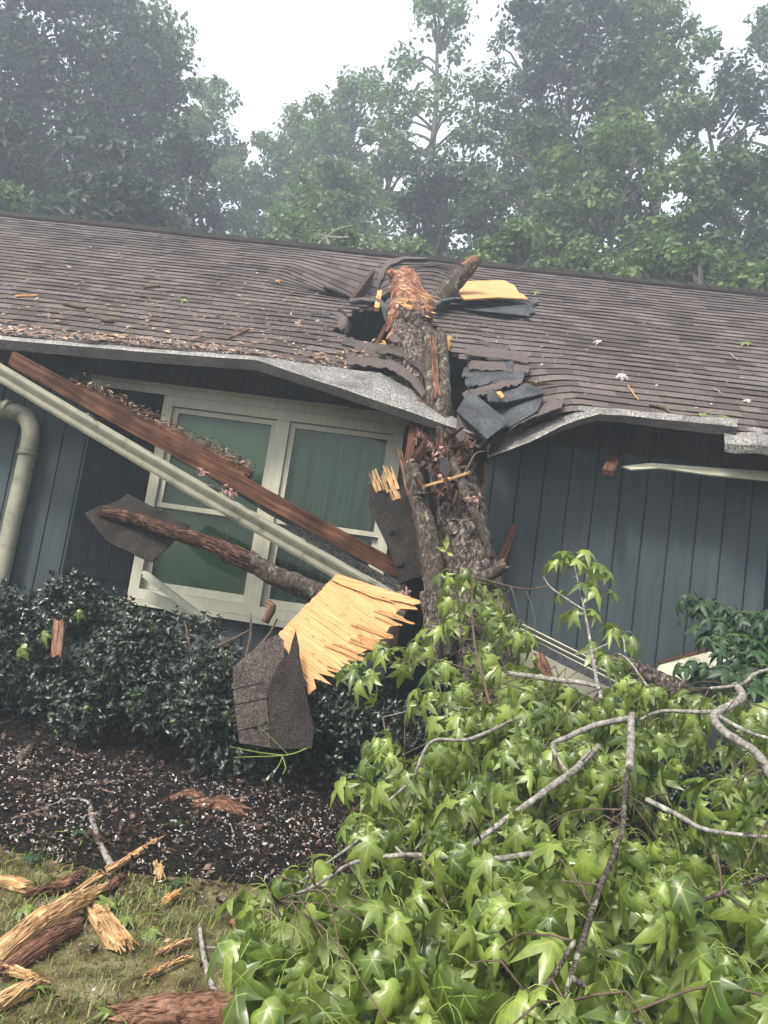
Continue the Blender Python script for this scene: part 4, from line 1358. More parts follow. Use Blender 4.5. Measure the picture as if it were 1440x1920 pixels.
stick(W(275, 1118, -.45), W(360, 1150, -.6), .09, .02, 'trim', 'trim_board', 'broad cream trim scrap lying on the sill corner of the left window', 'board', (0, 0, 1), (.02, .02))
mb = MB(); tube(mb, [W(498, 1165, -1.0), W(505, 1150, -1.02), W(510, 1138, -1.04), W(503, 1130, -1.05)], [.03, .03, .026, .02], n=10, step=.02, amp=.3, jag1=.03)
obj(mb, 'branch_stub', M['rot'], 'short bent brown branch stub standing at the sill left of the large plywood', 'branch', smooth=True)
# ------------------------------------------------------------------ hedge
def small_leaf(mb, p, d, nrm, L, wdt, mi=0):
    s_ = d.cross(nrm).normalized()
    a = p + d * L
    mdl = p + d * L * .5 - nrm * L * .10
    l_ = p + d * L * .45 + s_ * wdt
    r_ = p + d * L * .45 - s_ * wdt
    mb.add([p, l_, a, r_, mdl], [(0, 4, 1), (1, 4, 2), (2, 4, 3), (3, 4, 0)], mi)
def rv():
    while True:
        v = Vector((random.uniform(-1, 1), random.uniform(-1, 1), random.uniform(-1, 1)))
        if .05 < v.length < 1: return v.normalized()
def hedge(name, x0, x1, yc, hw, ztop, n, label, stems=14, zoff=.02):
    t = thing(name, label, 'hedge', ((x0 + x1) / 2, yc, gz(0, yc)))
    ml, ms = MB(), MB()
    blobs = []
    for i in range(int((x1 - x0) * 30)):
        x = random.uniform(x0, x1)
        y = yc + random.uniform(-hw, hw) * .8
        zt = ztop(x) - .12
        z = gz(x, y) + zoff + .10 + (zt - gz(x, y) - zoff - .10) * random.random() ** .75
        blobs.append((Vector((x, y, z)), random.uniform(.13, .22)))
    tot = 0
    while tot < n:
        c, r = random.choice(blobs)
        d = rv()
        p = c + Vector((d.x, d.y, d.z)) * r * random.uniform(.55, 1.08)
        if p.z < gz(p.x, p.y) + zoff: continue
        # a twig end with a few leaves in a whorl
        ax_ = (d + Vector((0, -.15, .6)) + rv() * .5).normalized()
        for k in range(random.randint(3, 6)):
            o = rv(); o = (o - ax_ * o.dot(ax_)).normalized()
            dd = (ax_ * random.uniform(.1, .9) + o).normalized()
            nn = (ax_ - dd * ax_.dot(dd)).normalized()
            small_leaf(ml, p + ax_ * random.uniform(-.03, .02), dd, nn, random.uniform(.03, .058), random.uniform(.009, .015), 1 if random.random() < .02 else 0)
            tot += 1
    for i in range(stems):
        x = random.uniform(x0, x1)
        b = Vector((x, yc + random.uniform(-.1, .25), gz(x, yc) - .02))
        e = b + Vector((random.gauss(0, .18), random.gauss(-.05, .12), random.uniform(.5, .85)))
        tube(ml, [b, b.lerp(e, .5) + rv() * .05, e], [.012, .009, .005], n=5, step=.1, mi=2)
    ml.build('foliage', [M['boxleaf'], M['boxnew'], M['twig']], t)
hedge('hedge', -5.2, -2.60, -1.04, .55, lambda x: 1.30 + .06 * math.sin(x * 5) + (-.02), 30000, 'dark glossy clipped hedge running in from the left below the downspout', 18)
hedge('hedge', -2.66, -1.32, -1.06, .55, lambda x: 1.36 + .04 * math.sin(x * 7) - .13 * (x + 2.65), 30000, 'dark broken hedge below the left window with dead sticks in its top', 7)
hedge('hedge', -1.34, .15, -1.05, .45, lambda x: 1.00 + .05 * math.sin(x * 8), 20000, 'shaded hedge under the large plywood sheet and trunk foot', 10, .03)
hedge('filler_shrub', .15, 2.9, -.72, .38, lambda x: .98 + .06 * math.sin(x * 6), 15000, 'dark shrubs added to darken the gaps behind the leafy heap along the right-hand siding', 6)  # added foliage that makes the gaps in the heap read dark
# dead sticks in the hedge top
for k_, (a, b, lab) in enumerate((((462, 1230), (470, 1150), 'upright dead stick in the hedge left of the plywood corner'), ((480, 1220), (520, 1160), 'slanting dead stick in the hedge at the plywood corner'),
                                  ((352, 1230), (346, 1165), 'dead stick standing in the hedge below the left window'), ((130, 1230), (106, 1110), 'dead stick standing in the hedge near the downspout'), ((400, 1215), (470, 1180), 'low dead stick slanting over the hedge below the window'))):
    mb = MB(); tube(mb, [W(*a, -1.05), W((a[0] + b[0]) / 2 + 4, (a[1] + b[1]) / 2, -1.02), W(*b, -1.0)], [.014, .011, .006], n=6, step=.04, amp=.2)
    obj(mb, 'dead_stick', M['twig'], lab, 'stick')
fn = pxplane([(330, 1175, -.9), (420, 1195, -.9), (380, 1275, -1.25)])
mb = MB(); slab(mb, [fn(*p) for p in [(335, 1168), (372, 1172), (425, 1195), (452, 1212), (420, 1245), (330, 1262), (275, 1235)]], .012)
obj(mb, 'shingle_sheet', M['felt'], 'dark roofing sheet lying half hidden on the hedge left of the plywood', 'roofing piece')
stick(W(112, 1165, -1.32), W(106, 1228, -1.36), .07, .02, 'rot', 'bark_slab', 'pinkish brown bark slab stuck upright in the left hedge', 'bark', (1, 0, 0), (.02, .02))

# ------------------------------------------------------------------ sweetgum leaves
LOBES = [(-118, .52), (-56, .86), (0, 1.0), (56, .86), (118, .52)]
def gum_leaf(mb, p, d, nrm, L, fold=.22, droop=.3, mi=0):
    s_ = d.cross(nrm).normalized()
    nrm = s_.cross(d).normalized()
    c0 = .26
    pts, fs, uv = [], [], []
    tw = random.uniform(-.5, .5)
    sag = random.uniform(-.1, .25)
    def P(x, y, z, e):
        r2 = x * x + (y - c0) ** 2
        z2 = z - droop * r2 - fold * abs(x) * .8 + tw * x * (y - c0) - sag * max(0, y - .45)
        uv.append((e, y))
        return p + s_ * (x * L * (1.0 - .30 * fold)) + d * (y * L) + nrm * (z2 * L)
    pts.append(P(0, c0, .03, 0))
    sin = []
    angs = [-165] + [(LOBES[i][0] + LOBES[i + 1][0]) / 2 for i in range(4)] + [165]
    rad = [.22, .21, .25, .25, .21, .22]
    for a, r in zip(angs, rad):
        a = math.radians(a)
        sin.append(len(pts)); pts.append(P(math.sin(a) * r, c0 + math.cos(a) * r, .0, 1))
    for i, (a, r) in enumerate(LOBES):
        a = math.radians(a + random.uniform(-7, 7))
        r = r * random.uniform(.85, 1.08) * .78
        dx, dy = math.sin(a), math.cos(a)
        w_ = (.15 if i == 2 else .135 if i in (1, 3) else .09) * random.uniform(.85, 1.1)
        b = len(pts)
        pts.append(P(dx * r * .5, c0 + dy * r * .5, .05, 0))
        pts.append(P(dx * r, c0 + dy * r, random.uniform(-.22, .03), .5))
        pts.append(P(dx * r * .48 - dy * w_, c0 + dy * r * .48 + dx * w_, random.uniform(-.03, .03), 1))
        pts.append(P(dx * r * .48 + dy * w_, c0 + dy * r * .48 - dx * w_, random.uniform(-.03, .03), 1))
        sl_, sr_ = sin[i], sin[i + 1]
        fs += [(0, b, sl_), (sl_, b, b + 2), (b + 2, b, b + 1), (b + 1, b, b + 3), (b + 3, b, sr_), (sr_, b, 0)]
    fs.append((0, sin[0], sin[5]))
    n0 = len(mb.v)
    for i, q in enumerate(uv): mb.uv[n0 + i] = q
    mb.add(pts, fs, mi)

def petiole(mb, a, b, c, r, mi=1):
    prev = None
    pts = []
    for i in range(5):
        t = i / 4
        pts.append(a * (1 - t) ** 2 + b * 2 * t * (1 - t) + c * t * t)
    base = len(mb.v)
    for i, q in enumerate(pts):
        t = (pts[min(i + 1, 4)] - pts[max(0, i - 1)]).normalized()
        o = t.orthogonal().normalized(); o2 = t.cross(o)
        for k in range(3):
            an = k * 2.094
            mb.v.append(tuple(q + (o * math.cos(an) + o2 * math.sin(an)) * r))
    for i in range(4):
        for k in range(3):
            k2 = (k + 1) % 3
            mb.f.append((base + i * 3 + k, base + i * 3 + k2, base + i * 3 + 3 + k2, base + i * 3 + 3 + k)); mb.m.append(mi)

def cluster(mb, P, n, size, axis=None, wilt=.8, pet=1.0):
    az0 = random.uniform(0, 6.28)
    for k in range(n):
        az = az0 + k * 2.399 + random.uniform(-.3, .3)
        out = Vector((math.cos(az), math.sin(az), random.uniform(-.1, .55)))
        if axis is not None: out = out + axis * .7
        out.normalize()
        L = size * random.choice((.5, .75, .9, 1, 1, 1.1)) * random.uniform(.88, 1.08)
        pl = L * random.uniform(.35, .8) * pet
        w_ = min(1, max(.1, random.gauss(wilt, .18)))
        mid = P + out * pl * .7 + Vector((0, 0, .02 * pl))
        end = P + out * pl + Vector((0, 0, -pl * .65 * w_))
        if random.random() < .45: petiole(mb, P, mid, end, .0013 * size / .12)
        hz = Vector((out.x, out.y, 0)).normalized()
        d = (hz * (1.05 - w_) * 1.2 + Vector((0, 0, -1)) * w_ + rv() * .30).normalized()
        nn = hz * w_ + Vector((0, 0, 1)) * (1.15 - w_) + rv() * .35
        nn = (nn - d * nn.dot(d))
        if nn.length < .05: nn = d.orthogonal()
        gum_leaf(mb, end, d, nn.normalized(), L, fold=random.uniform(.05, .7), droop=random.uniform(.0, .5))

DEP = [(1030, 5.0), (1080, 4.75), (1200, 4.35), (1300, 3.7), (1450, 2.95), (1600, 2.4), (1750, 2.0), (1930, 1.7), (2100, 1.45)]
def dep(py):
    if py <= DEP[0][0]: return DEP[0][1]
    for (a, da), (b, db) in zip(DEP, DEP[1:]):
        if py <= b: return da + (db - da) * (py - a) / (b - a)
    return DEP[-1][1]
def sample_poly(poly, n, mind):
    xs_, ys_ = [p[0] for p in poly], [p[1] for p in poly]
    out = []
    tries = 0
    while len(out) < n and tries < n * 60:
        tries += 1
        x, y = random.uniform(min(xs_), max(xs_)), random.uniform(min(ys_), max(ys_))
        if not inpoly(x, y, poly): continue
        md = mind * 2.6 / dep(y)
        if all((x - a) ** 2 + (y - b) ** 2 > md * md for a, b in out): out.append((x, y))
    return out

def bough(name, label, poly, n, limbs, size=.125, layers=((-.14, .35), (.06, .5), (.32, .6), (.60, .6), (.95, .5)), mat='gumleaf', per=(6, 9), dofs=0.0, mind=48, wilt=.9, extra=(), barkm='palebark', twigs=True):
    """a fallen leafy bough: limbs given as pixel lines with depths, leaf clusters over the area it covers"""
    l0 = limbs[0][0][0]
    root = thing(name, label, 'branch', D(l0[0], l0[1], dep(l0[1]) + dofs + (l0[2] if len(l0) > 2 else 0)))
    ends = []
    limb_pts = []
    for pts, rads in limbs:
        mb = MB()
        P = [D(p[0], p[1], dep(p[1]) + dofs + (p[2] if len(p) > 2 else 0)) for p in pts]
        tube(mb, P, [r * .74 for r in rads], n=10, step=.02, amp=.14, freq=25, wob=.009, jag1=.006)
        mb.build('limb', M[barkm], root, smooth=True)
        q, _ = resample(P, rads, .06)
        limb_pts += q
    mf, mt_ = MB(), MB()
    cl = []
    for off, frac in layers:
        for (x, y) in sample_poly(poly, int(n * frac), mind if off > 0 else mind * 1.25):
            cl.append(D(x, y, dep(y) + dofs + off + random.uniform(-.06, .08)))
    for e in extra:
        cl.append(D(e[0], e[1], dep(e[1]) + dofs + (e[2] if len(e) > 2 else 0)))
    for P in cl:
        if P.z < gz(P.x, P.y) + .05: P.z = gz(P.x, P.y) + .06
        ax_ = None
        if limb_pts and twigs:
            b = min(limb_pts, key=lambda q: (q - P).length_squared + random.uniform(0, .05))
            if (b - P).length < .75:
                ax_ = (P - b).normalized()
                mid = b.lerp(P, .55) + Vector((0, 0, .05)) + rv() * .03
                if random.random() < .38: tube(mf, [b, mid, P], [.0036, .0028, .0018], n=5, step=.06, mi=2)
        cluster(mf, P, random.randint(*per), size, ax_, wilt)
    mf.build('foliage', [M[mat], M['petiole'], M['twig']], root, smooth=True)
    return root

bough('leafy_bough', 'low sweetgum bough drooping over the bare ground at the bottom, leftmost of the leafy heap',
      [(520, 1710), (580, 1660), (680, 1610), (780, 1620), (850, 1700), (870, 1920), (590, 1920), (530, 1830)], 30,
      [(((1010, 1600, .1), (900, 1615, .05), (760, 1605), (660, 1618), (590, 1660), (520, 1690)), (.014, .012, .010, .008, .006, .004)),
       (((760, 1605), (700, 1560), (640, 1600), (560, 1655)), (.007, .006, .005, .003))], size=.136, mind=62, extra=((500, 1660), (490, 1700), (560, 1625), (620, 1605), (550, 1740, -.1), (540, 1800, -.1), (640, 1800, -.15)))
bough('leafy_bough', 'nearest sweetgum bough at the bottom right corner with large drooping leaves',
      [(860, 1690), (960, 1580), (1180, 1560), (1440, 1650), (1640, 1700), (1640, 1980), (880, 1980)], 48,
      [(((1175, 1440, .1), (1165, 1560, -.05), (1130, 1660, -.12), (1095, 1750, -.15), (1068, 1830, -.15), (1060, 1880, -.15)), (.013, .0125, .0115, .010, .008, .006)),
       (((1078, 1765, -.15), (1040, 1830, -.12), (1000, 1880, -.1)), (.009, .007, .005)), (((1068, 1830, -.15), (1130, 1870, -.1), (1220, 1930, -.1)), (.009, .008, .006)),
       (((1560, 1600), (1440, 1640), (1300, 1690), (1220, 1700)), (.012, .010, .008, .005))], size=.140, mind=62, barkm='limbbark',
      extra=((1240, 1640, -.15), (1060, 1880, -.2), (1330, 1780, -.2), (1380, 1840, -.2), (1010, 1640, -.15), (960, 1650, -.1)))
bough('leafy_bough', 'middle sweetgum bough of the heap reaching toward the dark hedge with pale crossing limbs',
      [(690, 1510), (740, 1430), (830, 1370), (920, 1340), (1060, 1310), (1180, 1370), (1170, 1560), (1010, 1590), (870, 1640), (780, 1610), (710, 1590)], 36,
      [(((1190, 1345, -.1), (1120, 1360, -.1), (1060, 1385, -.1), (1035, 1400, -.1), (1065, 1455, -.1)), (.018, .017, .015, .012, .008)),
       (((1120, 1400, .1), (1080, 1440, -.05), (1040, 1470, -.1), (960, 1530, -.05), (880, 1590)), (.020, .019, .017, .014, .010)),
       (((960, 1350), (880, 1385), (810, 1390, -.05), (770, 1460, -.05), (730, 1500)), (.010, .011, .009, .007, .005)), (((880, 1330, .2), (810, 1322, .2), (760, 1335, .2), (718, 1345, .2)), (.006, .0055, .005, .003)),
       (((1186, 1338, -.15), (1184, 1400, -.15), (1182, 1440, -.15)), (.020, .022, .022))], size=.126, mind=54, extra=((730, 1410, -.05), (680, 1460), (720, 1370, .1), (690, 1530)))
bough('leafy_bough', 'right-hand sweetgum bough with a thick pale curving limb at the picture edge',
      [(1170, 1330), (1280, 1260), (1440, 1290), (1640, 1380), (1660, 1640), (1380, 1660), (1180, 1560)], 34,
      [(((1378, 1285, .05), (1390, 1310, -.05), (1345, 1335, -.1), (1340, 1352, -.12), (1365, 1378, -.15), (1410, 1405, -.15), (1440, 1440, -.2), (1480, 1520, -.25)), (.024, .026, .026, .024, .024, .022, .024, .026)),
       (((1350, 1345, -.12), (1380, 1362, -.14), (1420, 1380, -.12), (1480, 1395, -.1)), (.013, .012, .010, .010)), (((1345, 1335, -.1), (1300, 1336, -.05), (1240, 1335), (1200, 1350)), (.014, .012, .010, .007)),
       (((1480, 1250), (1420, 1262, -.05), (1390, 1282), (1330, 1290)), (.010, .012, .012, .010)), (((1210, 1500), (1270, 1530), (1330, 1560), (1440, 1570)), (.013, .012, .010, .008))], size=.126, mind=60)
bough('leafy_bough', 'sweetgum sprays hanging down the foot of the fallen trunk',
      [(845, 1075), (885, 1062), (930, 1085), (985, 1160), (1010, 1230), (1060, 1300), (900, 1330), (830, 1330), (800, 1270), (850, 1190)], 26,
      [(((920, 1320), (900, 1250), (885, 1150), (890, 1080)), (.010, .009, .007, .005)), (((880, 1078, -.05), (930, 1092, -.1), (985, 1104, -.1), (1028, 1098, -.1)), (.005, .006, .006, .005))],
      size=.14, layers=((0, .8), (.2, .5)), mind=34, dofs=-.08, per=(4, 7), extra=((845, 1090), (880, 1070), (965, 1170), (700, 1225, .1), (665, 1240, .12), (735, 1190, .15), (760, 1215, .1), (690, 1260, .05), (790, 1195, .1), (820, 1170, .1)), barkm='twig')
bough('leafy_bough', 'leafy growth filling the middle of the heap below the ribbed soffit panel',
      [(900, 1310), (1000, 1250), (1120, 1290), (1240, 1300), (1300, 1330), (1180, 1400), (950, 1400)], 24,
      [(((950, 1262), (1040, 1275, -.05), (1090, 1280, -.05), (1128, 1290, -.05)), (.018, .018, .016, .012)), (((1230, 1310), (1180, 1240, -.1), (1160, 1225, -.1)), (.009, .007, .005))], size=.135, layers=((0, .8), (.25, .8), (.5, .6)), mind=38,
      extra=((1190, 1265, -.1), (1230, 1290, -.1), (1150, 1300, -.1)))
bough('upright_sprig', 'upright sweetgum sprig of bright young leaves standing against the blue-grey siding',
      [(0, 0), (1, 0), (0, 1)], 0,
      [(((1126, 1310, -.05), (1112, 1230, -.05), (1100, 1170, -.05), (1088, 1110, -.05), (1078, 1060, -.05)), (.013, .012, .010, .007, .004)),
       (((1098, 1145, -.05), (1060, 1120, -.05), (1032, 1100, -.05), (1020, 1083, -.05)), (.009, .009, .008, .005)), (((1110, 1222, -.05), (1140, 1208, -.08), (1165, 1195, -.1), (1172, 1225, -.1)), (.007, .007, .006, .005))],
      size=.145, per=(3, 5), barkm='palebark', wilt=.5, twigs=True,
      extra=((1062, 1050, -.1), (1080, 1046, -.05), (1098, 1052, -.05), (1120, 1068, -.08), (1082, 1080, -.05), (1108, 1092, -.1), (1092, 1150, -.08), (1110, 1195, -.08), (1150, 1180, -.1), (1168, 1190, -.12), (1140, 1235, -.1)))
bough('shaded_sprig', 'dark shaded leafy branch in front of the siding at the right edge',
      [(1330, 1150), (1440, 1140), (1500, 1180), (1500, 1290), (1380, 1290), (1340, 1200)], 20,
      [(((1520, 1210, .8), (1440, 1180, .8), (1370, 1150, .8), (1310, 1120, .8)), (.012, .010, .008, .005))], size=.14, mat='gumshade', dofs=.55, per=(6, 9), mind=26, layers=((0, 1), (.2, .7)), wilt=.55, barkm='twig',
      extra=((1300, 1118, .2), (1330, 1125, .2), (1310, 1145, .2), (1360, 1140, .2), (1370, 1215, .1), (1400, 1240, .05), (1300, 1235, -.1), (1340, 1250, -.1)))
# fallen limb between siding and heap
mb = MB(); tube(mb, [W(1150, 1236, -.5), W(1210, 1262, -.6), W(1280, 1296, -.75)], [.05, .06, .065], n=18, step=.03, amp=.2, freq=14, jag0=.04)
obj(mb, 'fallen_limb', M['bark'], 'bark-covered limb lying behind the leaves at the foot of the right-hand siding', 'limb', smooth=True)
mb = MB(); tube(mb, [W(1010, 1235, -.85), W(1022, 1262, -.95), W(1030, 1280, -1.0)], [.04, .05, .045], n=12, step=.02, amp=.4, jag0=.04, jag1=.04)
obj(mb, 'bark_chunk', M['rot'], 'orange-brown bark chunk caught in the leaves below the ribbed soffit panel', 'bark', smooth=True)
# small shoot on the trunk and a hedge spray in front of the shingle slab
t = thing('leaf_shoot', 'single yellow-green shoot growing on the trunk bark', 'shoot', W(838, 1030, -1.1))
mb = MB()
for (a, b) in (((836, 1032), (838, 1004)), ((838, 1034), (820, 1026)), ((838, 1036), (850, 1042))):
    p, q = W(*a, -1.1), W(*b, -1.13)
    d = (q - p); L = d.length * 1.1; d.normalize()
    small_leaf(mb, p, d, Vector((0, -1, .2)), L, L * .2)
mb.build('foliage', M['gumleaf'], t)
t = thing('hedge_spray', 'bare-stemmed hedge sprig sticking out in front of the upright shingle slab', 'sprig', W(540, 1400, -1.75))
mb, ml = MB(), MB()
for a, mid, b in (((575, 1403), (535, 1416), (440, 1420)), ((540, 1415), (520, 1395), (492, 1368)), ((530, 1418), (520, 1440), (500, 1458)), ((530, 1416), (480, 1410), (432, 1400)), ((530, 1420), (536, 1440), (530, 1452))):
    P = [W(*a, -1.75), W(*mid, -1.8), W(*b, -1.85)]
    tube(mb, P, [.0035, .003, .002], n=5, step=.03)
    for k_ in range(5):
        d = (rv() + Vector((0, -.2, .5))).normalized()
        small_leaf(ml, P[2] + rv() * .03, d, d.orthogonal(), .05, .015)
mb.build('twigs', M['petiole'], t); ml.build('foliage', M['boxleaf'], t)

# ------------------------------------------------------------------ woods behind the house
def crown_mesh(name, H, Rr, nclump, per, leaf, zlo, flat=.8, shape=1.0, seed=1):
    random.seed(seed)
    mb = MB(); tm = MB()
    tr = [Vector((0, 0, 0))]
    for i in range(1, 6):
        tr.append(Vector((random.gauss(0, .12) * i * .5, random.gauss(0, .12) * i * .5, H * .92 * i / 5)))
    tube(tm, tr, [H * .016, H * .013, H * .011, H * .008, H * .005, H * .002], n=9, step=.6, amp=.1)
    for i in range(nclump):
        zz = random.random() ** .8
        z = H * (zlo + (1 - zlo) * zz)
        prof = math.sqrt(max(.06, 1 - ((zz - .45) / .60) ** 2)) * (.75 + .5 * abs(math.sin(zz * 9 + seed)))
        rr = Rr * prof * random.uniform(.2, 1.0) ** .55 * random.uniform(.75, 1.12)
        an = random.uniform(0, 6.283)
        c = Vector((math.cos(an) * rr, math.sin(an) * rr, z))
        cr = random.uniform(.5, 1.2) * max(.55, min(1.0, Rr * .25))
        k = min(4, int(z / H * 5))
        b = tr[k].lerp(tr[k + 1], max(0, min(1, z / (H * .92) * 5 - k - .5)))
        b.z = max(H * .1, min(H * .9, z - rr * .5))
        if i % 2 == 0:
            tube(tm, [b, b.lerp(c, .5) + Vector((0, 0, .25)), c], [.055, .035, .012], n=5, step=.5)
        for j in range(per):
            d = rv()
            p = c + Vector((d.x, d.y, d.z * flat)) * cr * (random.random() ** .33) * random.uniform(.8, 1.2)
            L = leaf * random.uniform(.6, 1.3)
            dd = (rv() * .8 + Vector((d.x * .7, d.y * .7, -.35))).normalized()
            nn = (Vector((d.x * .9, d.y * .9, .5 + d.z * .6)) + rv() * .55)
            nn = nn - dd * nn.dot(dd)
            nn = nn.normalized() if nn.length > .05 else dd.orthogonal()
            s_ = dd.cross(nn)
            n0 = len(mb.v)
            mb.v.extend([tuple(p - dd * L * .5), tuple(p + s_ * L * .30 + nn * L * .08), tuple(p + dd * L * .5), tuple(p - s_ * L * .30 + nn * L * .08)])
            mb.f.append((n0, n0 + 1, n0 + 2, n0 + 3)); mb.m.append(0)
    def mk(mbx, nm, mt):
        me = bpy.data.meshes.new(nm); me.from_pydata(mbx.v, [], mbx.f); me.materials.append(mt); me.update(); return me
    return mk(tm, 'trunk', M['darkbark']), mk(mb, 'crown', M['crown'][0])
KINDS = {  # clumps, leaves per clump, leaf size, lowest foliage, flatness, material
    'A': (170, 140, .20, .08, .8, 0), 'B': (150, 150, .20, .06, .75, 1), 'S': (130, 85, .19, .14, .9, 0), 'K': (165, 190, .20, .06, .8, 2), 'P': (120, 200, .14, .08, .6, 1)}
random.seed(5)
TREES = [
    (40, -150, 13, 190, 'A', 'tall dark tree at the far left edge of the woods behind the roof'), (180, -90, 15, 190, 'K', 'massive dark tree left of the open sky, second from the left edge'),
    (292, -10, 17, 120, 'A', 'tall tree whose ragged right side borders the open sky'), (110, 170, 10.5, 150, 'K', 'dark lower tree just behind the left end of the ridge'),
    (330, 200, 14, 95, 'A', 'rounded tree below the tall trees left of the open sky'), (415, 120, 22, 95, 'B', 'paler tree stepping down toward the open sky from the left'),
    (465, 260, 24, 85, 'S', 'thin tree with bright gaps of sky above the ridge left of the dent'), (395, 330, 18, 70, 'S', 'sparse small tree with sky showing through low above the ridge'), (5, 290, 8, 60, 'P', 'pale green bushy tree low at the left edge above the ridge'),
    (560, 180, 23, 85, 'B', 'round-topped tree under the lowest point of the open sky'), (690, 122, 21, 100, 'A', 'broad tree right of the lowest point of open sky with a small peaked top'),
    (640, 275, 16, 110, 'B', 'mid-green tree in the middle distance above the dent in the roof'), (540, 350, 18, 70, 'S', 'thin tree low in the middle with flecks of sky'), (590, 370, 12, 95, 'P', 'light green small tree just behind the ridge left of the dent'),
    (842, -60, 18, 95, 'S', 'tall thin tree standing alone in the open sky above the broken trunk'), (900, 230, 17, 100, 'S', 'sparse tree between the thin tall tree and the big right-hand trees'),
    (1010, -30, 20, 100, 'S', 'loose tall tree right of the thin one with sky through its top'), (1130, -150, 16, 165, 'K', 'largest dark tree of the right-hand woods'), (1260, -30, 15, 120, 'A', 'tall tree right of the largest dark tree'),
    (1395, 70, 14, 85, 'S', 'sparse tree near the right edge with bright gaps'), (1465, -40, 17, 85, 'S', 'sparse tall tree cut by the right edge'), (1010, 210, 14, 130, 'S', 'dark tree in the middle of the right-hand woods'),
    (860, 300, 15, 110, 'K', 'dark tree directly behind the broken branch stub'), (1190, 190, 12, 150, 'B', 'mid-green tree standing before the largest dark tree'), (1385, 240, 11, 130, 'A', 'green tree low at the right edge behind the roof'),
    (960, 395, 9, 90, 'P', 'bright leafy small tree just over the ridge right of the branch stub'), (1230, 400, 8.5, 90, 'P', 'bright small tree over the right part of the ridge'), (1100, 430, 9.5, 85, 'P', 'small dull green tree over the ridge between two bright ones'),
    (1340, 420, 8.2, 90, 'P', 'small tree over the ridge near the right edge'), (770, 420, 10, 90, 'P', 'small tree over the ridge behind the dent'), (660, 400, 9.5, 80, 'P', 'bushy small tree over the ridge left of the dent'), (1440, 440, 8, 70, 'B', 'dark leafy tree cut by the right edge just over the ridge'),
    (625, 190, 24, 95, 'A', 'grey far tree filling the low point of the treeline right of the open sky'), (1060, 330, 12, 110, 'B', 'leafy green tree behind the small plywood sheet on the roof'),
    (1580, 120, 12, 140, 'A', 'tall tree just past the right edge of the picture'), (1640, 380, 8.5, 110, 'P', 'bushy small tree over the ridge past the right edge'), (-160, 200, 11, 130, 'B', 'tall tree just past the left edge of the picture'),
    (250, 330, 9.5, 110, 'K', 'dark bushy tree low behind the left half of the ridge'),
    (745, 255, 20, 80, 'S', 'grey-green tree behind the thin tall tree'), (490, 420, 10, 50, 'P', 'leafy low tree left of the middle just over the ridge'),
]
for ti, (px, py, Y, hw, kd, lab) in enumerate(TREES):
    nc, per, lf, zlo, flat, mi = KINDS[kd]
    top = W(px, py, Y)
    H = (top.z - .4) * .98 - .5
    Rr = (W(px + hw, py, Y) - W(px - hw, py, Y)).length / 2 * 1.12
    if kd == 'P': k_ = max(.6, min(1.4, H * Rr / 20))
    else: k_ = max(.5, min(1.5, H * Rr / 52))
    tm, cm = crown_mesh('', H, Rr, int(nc * k_), per, lf, zlo, flat, seed=100 + ti)
    random.seed(500 + ti)
    v = mi if kd in 'KPB' else random.choice([0, 0, 1, 2])
    cm.materials[0] = M['crown'][v]
    root = thing('woodland_tree', lab, 'tree', Vector((top.x, Y, .4)), 'trees of the woods behind the house')
    for nm, me in (('trunk', tm), ('crown', cm)):
        o = bpy.data.objects.new(nm, me); COL.objects.link(o); o.parent = root
# the broken pale limb over the ridge
mb = MB()
for pts in (((585, 470), (600, 455), (630, 432), (664, 422)), ((618, 466), (612, 445), (600, 440)), ((610, 444), (636, 446), (655, 445))):
    tube(mb, [W(*p, 5.5) for p in pts], [.022, .02, .016, .010][:len(pts)], n=6, step=.08)
obj(mb, 'bare_branch', M['palebark'], 'pale bare branch rising just behind the ridge left of the dent', 'branch')

# ------------------------------------------------------------------ ground cover
random.seed(9)
mb = MB()
cnt = 0
while cnt < 50000:
    x, y = random.uniform(-3.6, 3.0), random.uniform(-5.3, -2.2)
    e = bed_edge(x)
    if y > e + random.gauss(.05, .16): continue
    if noise.noise(Vector((x * 2.2, y * 2.2, 4))) + random.uniform(-.5, .5) < -.28: continue
    p = Vector((x, y, gz(x, y) - .005))
    L = random.uniform(.015, .05)
    an = random.uniform(0, 6.283)
    d = Vector((math.cos(an), math.sin(an), 0))
    tilt = d * random.uniform(.2, 1.2) * L
    s_ = Vector((-d.y, d.x, 0)) * random.uniform(.0016, .0035)
    mb.add([p - s_, p + s_, p + tilt * .5 + Vector((0, 0, L * .7)) + s_ * .7, p + tilt * .5 + Vector((0, 0, L * .7)) - s_ * .7, p + tilt * 1.1 + Vector((0, 0, L * .85))], [(0, 1, 2, 3), (3, 2, 4)])
    cnt += 1
tag(mb.build('grass', M['grass']), kind='stuff')
def flakes(name, mat, n, xr, yr, sz, cond=None, lift=.03, flat=.35, cl=1, zadd=0):
    mb = MB(); k = 0
    while k < n:
        x, y = random.uniform(*xr), random.uniform(*yr)
        if cond and not cond(x, y): continue
        for c in range(random.randint(1, cl)):
            xx, yy = x + random.gauss(0, .012) * (cl > 1), y + random.gauss(0, .012) * (cl > 1)
            p = Vector((xx, yy, gz(xx, yy) + random.uniform(0, lift) + .012))
            s_ = random.uniform(*sz)
            a = rv(); a.z *= flat; a.normalize()
            b = rv(); b.z *= flat; b = (b - a * b.dot(a)).normalized()
            nn = a.cross(b)
            mb.add([p - a * s_, p + b * s_ * random.uniform(.3, .6) + nn * s_ * .2, p + a * s_ * random.uniform(.7, 1.1) + nn * s_ * random.uniform(-.3, .3), p - b * s_ * random.uniform(.3, .6) + nn * s_ * .2], [(0, 1, 2, 3)])
        k += 1
    return tag(mb.build(name, mat), kind='stuff')
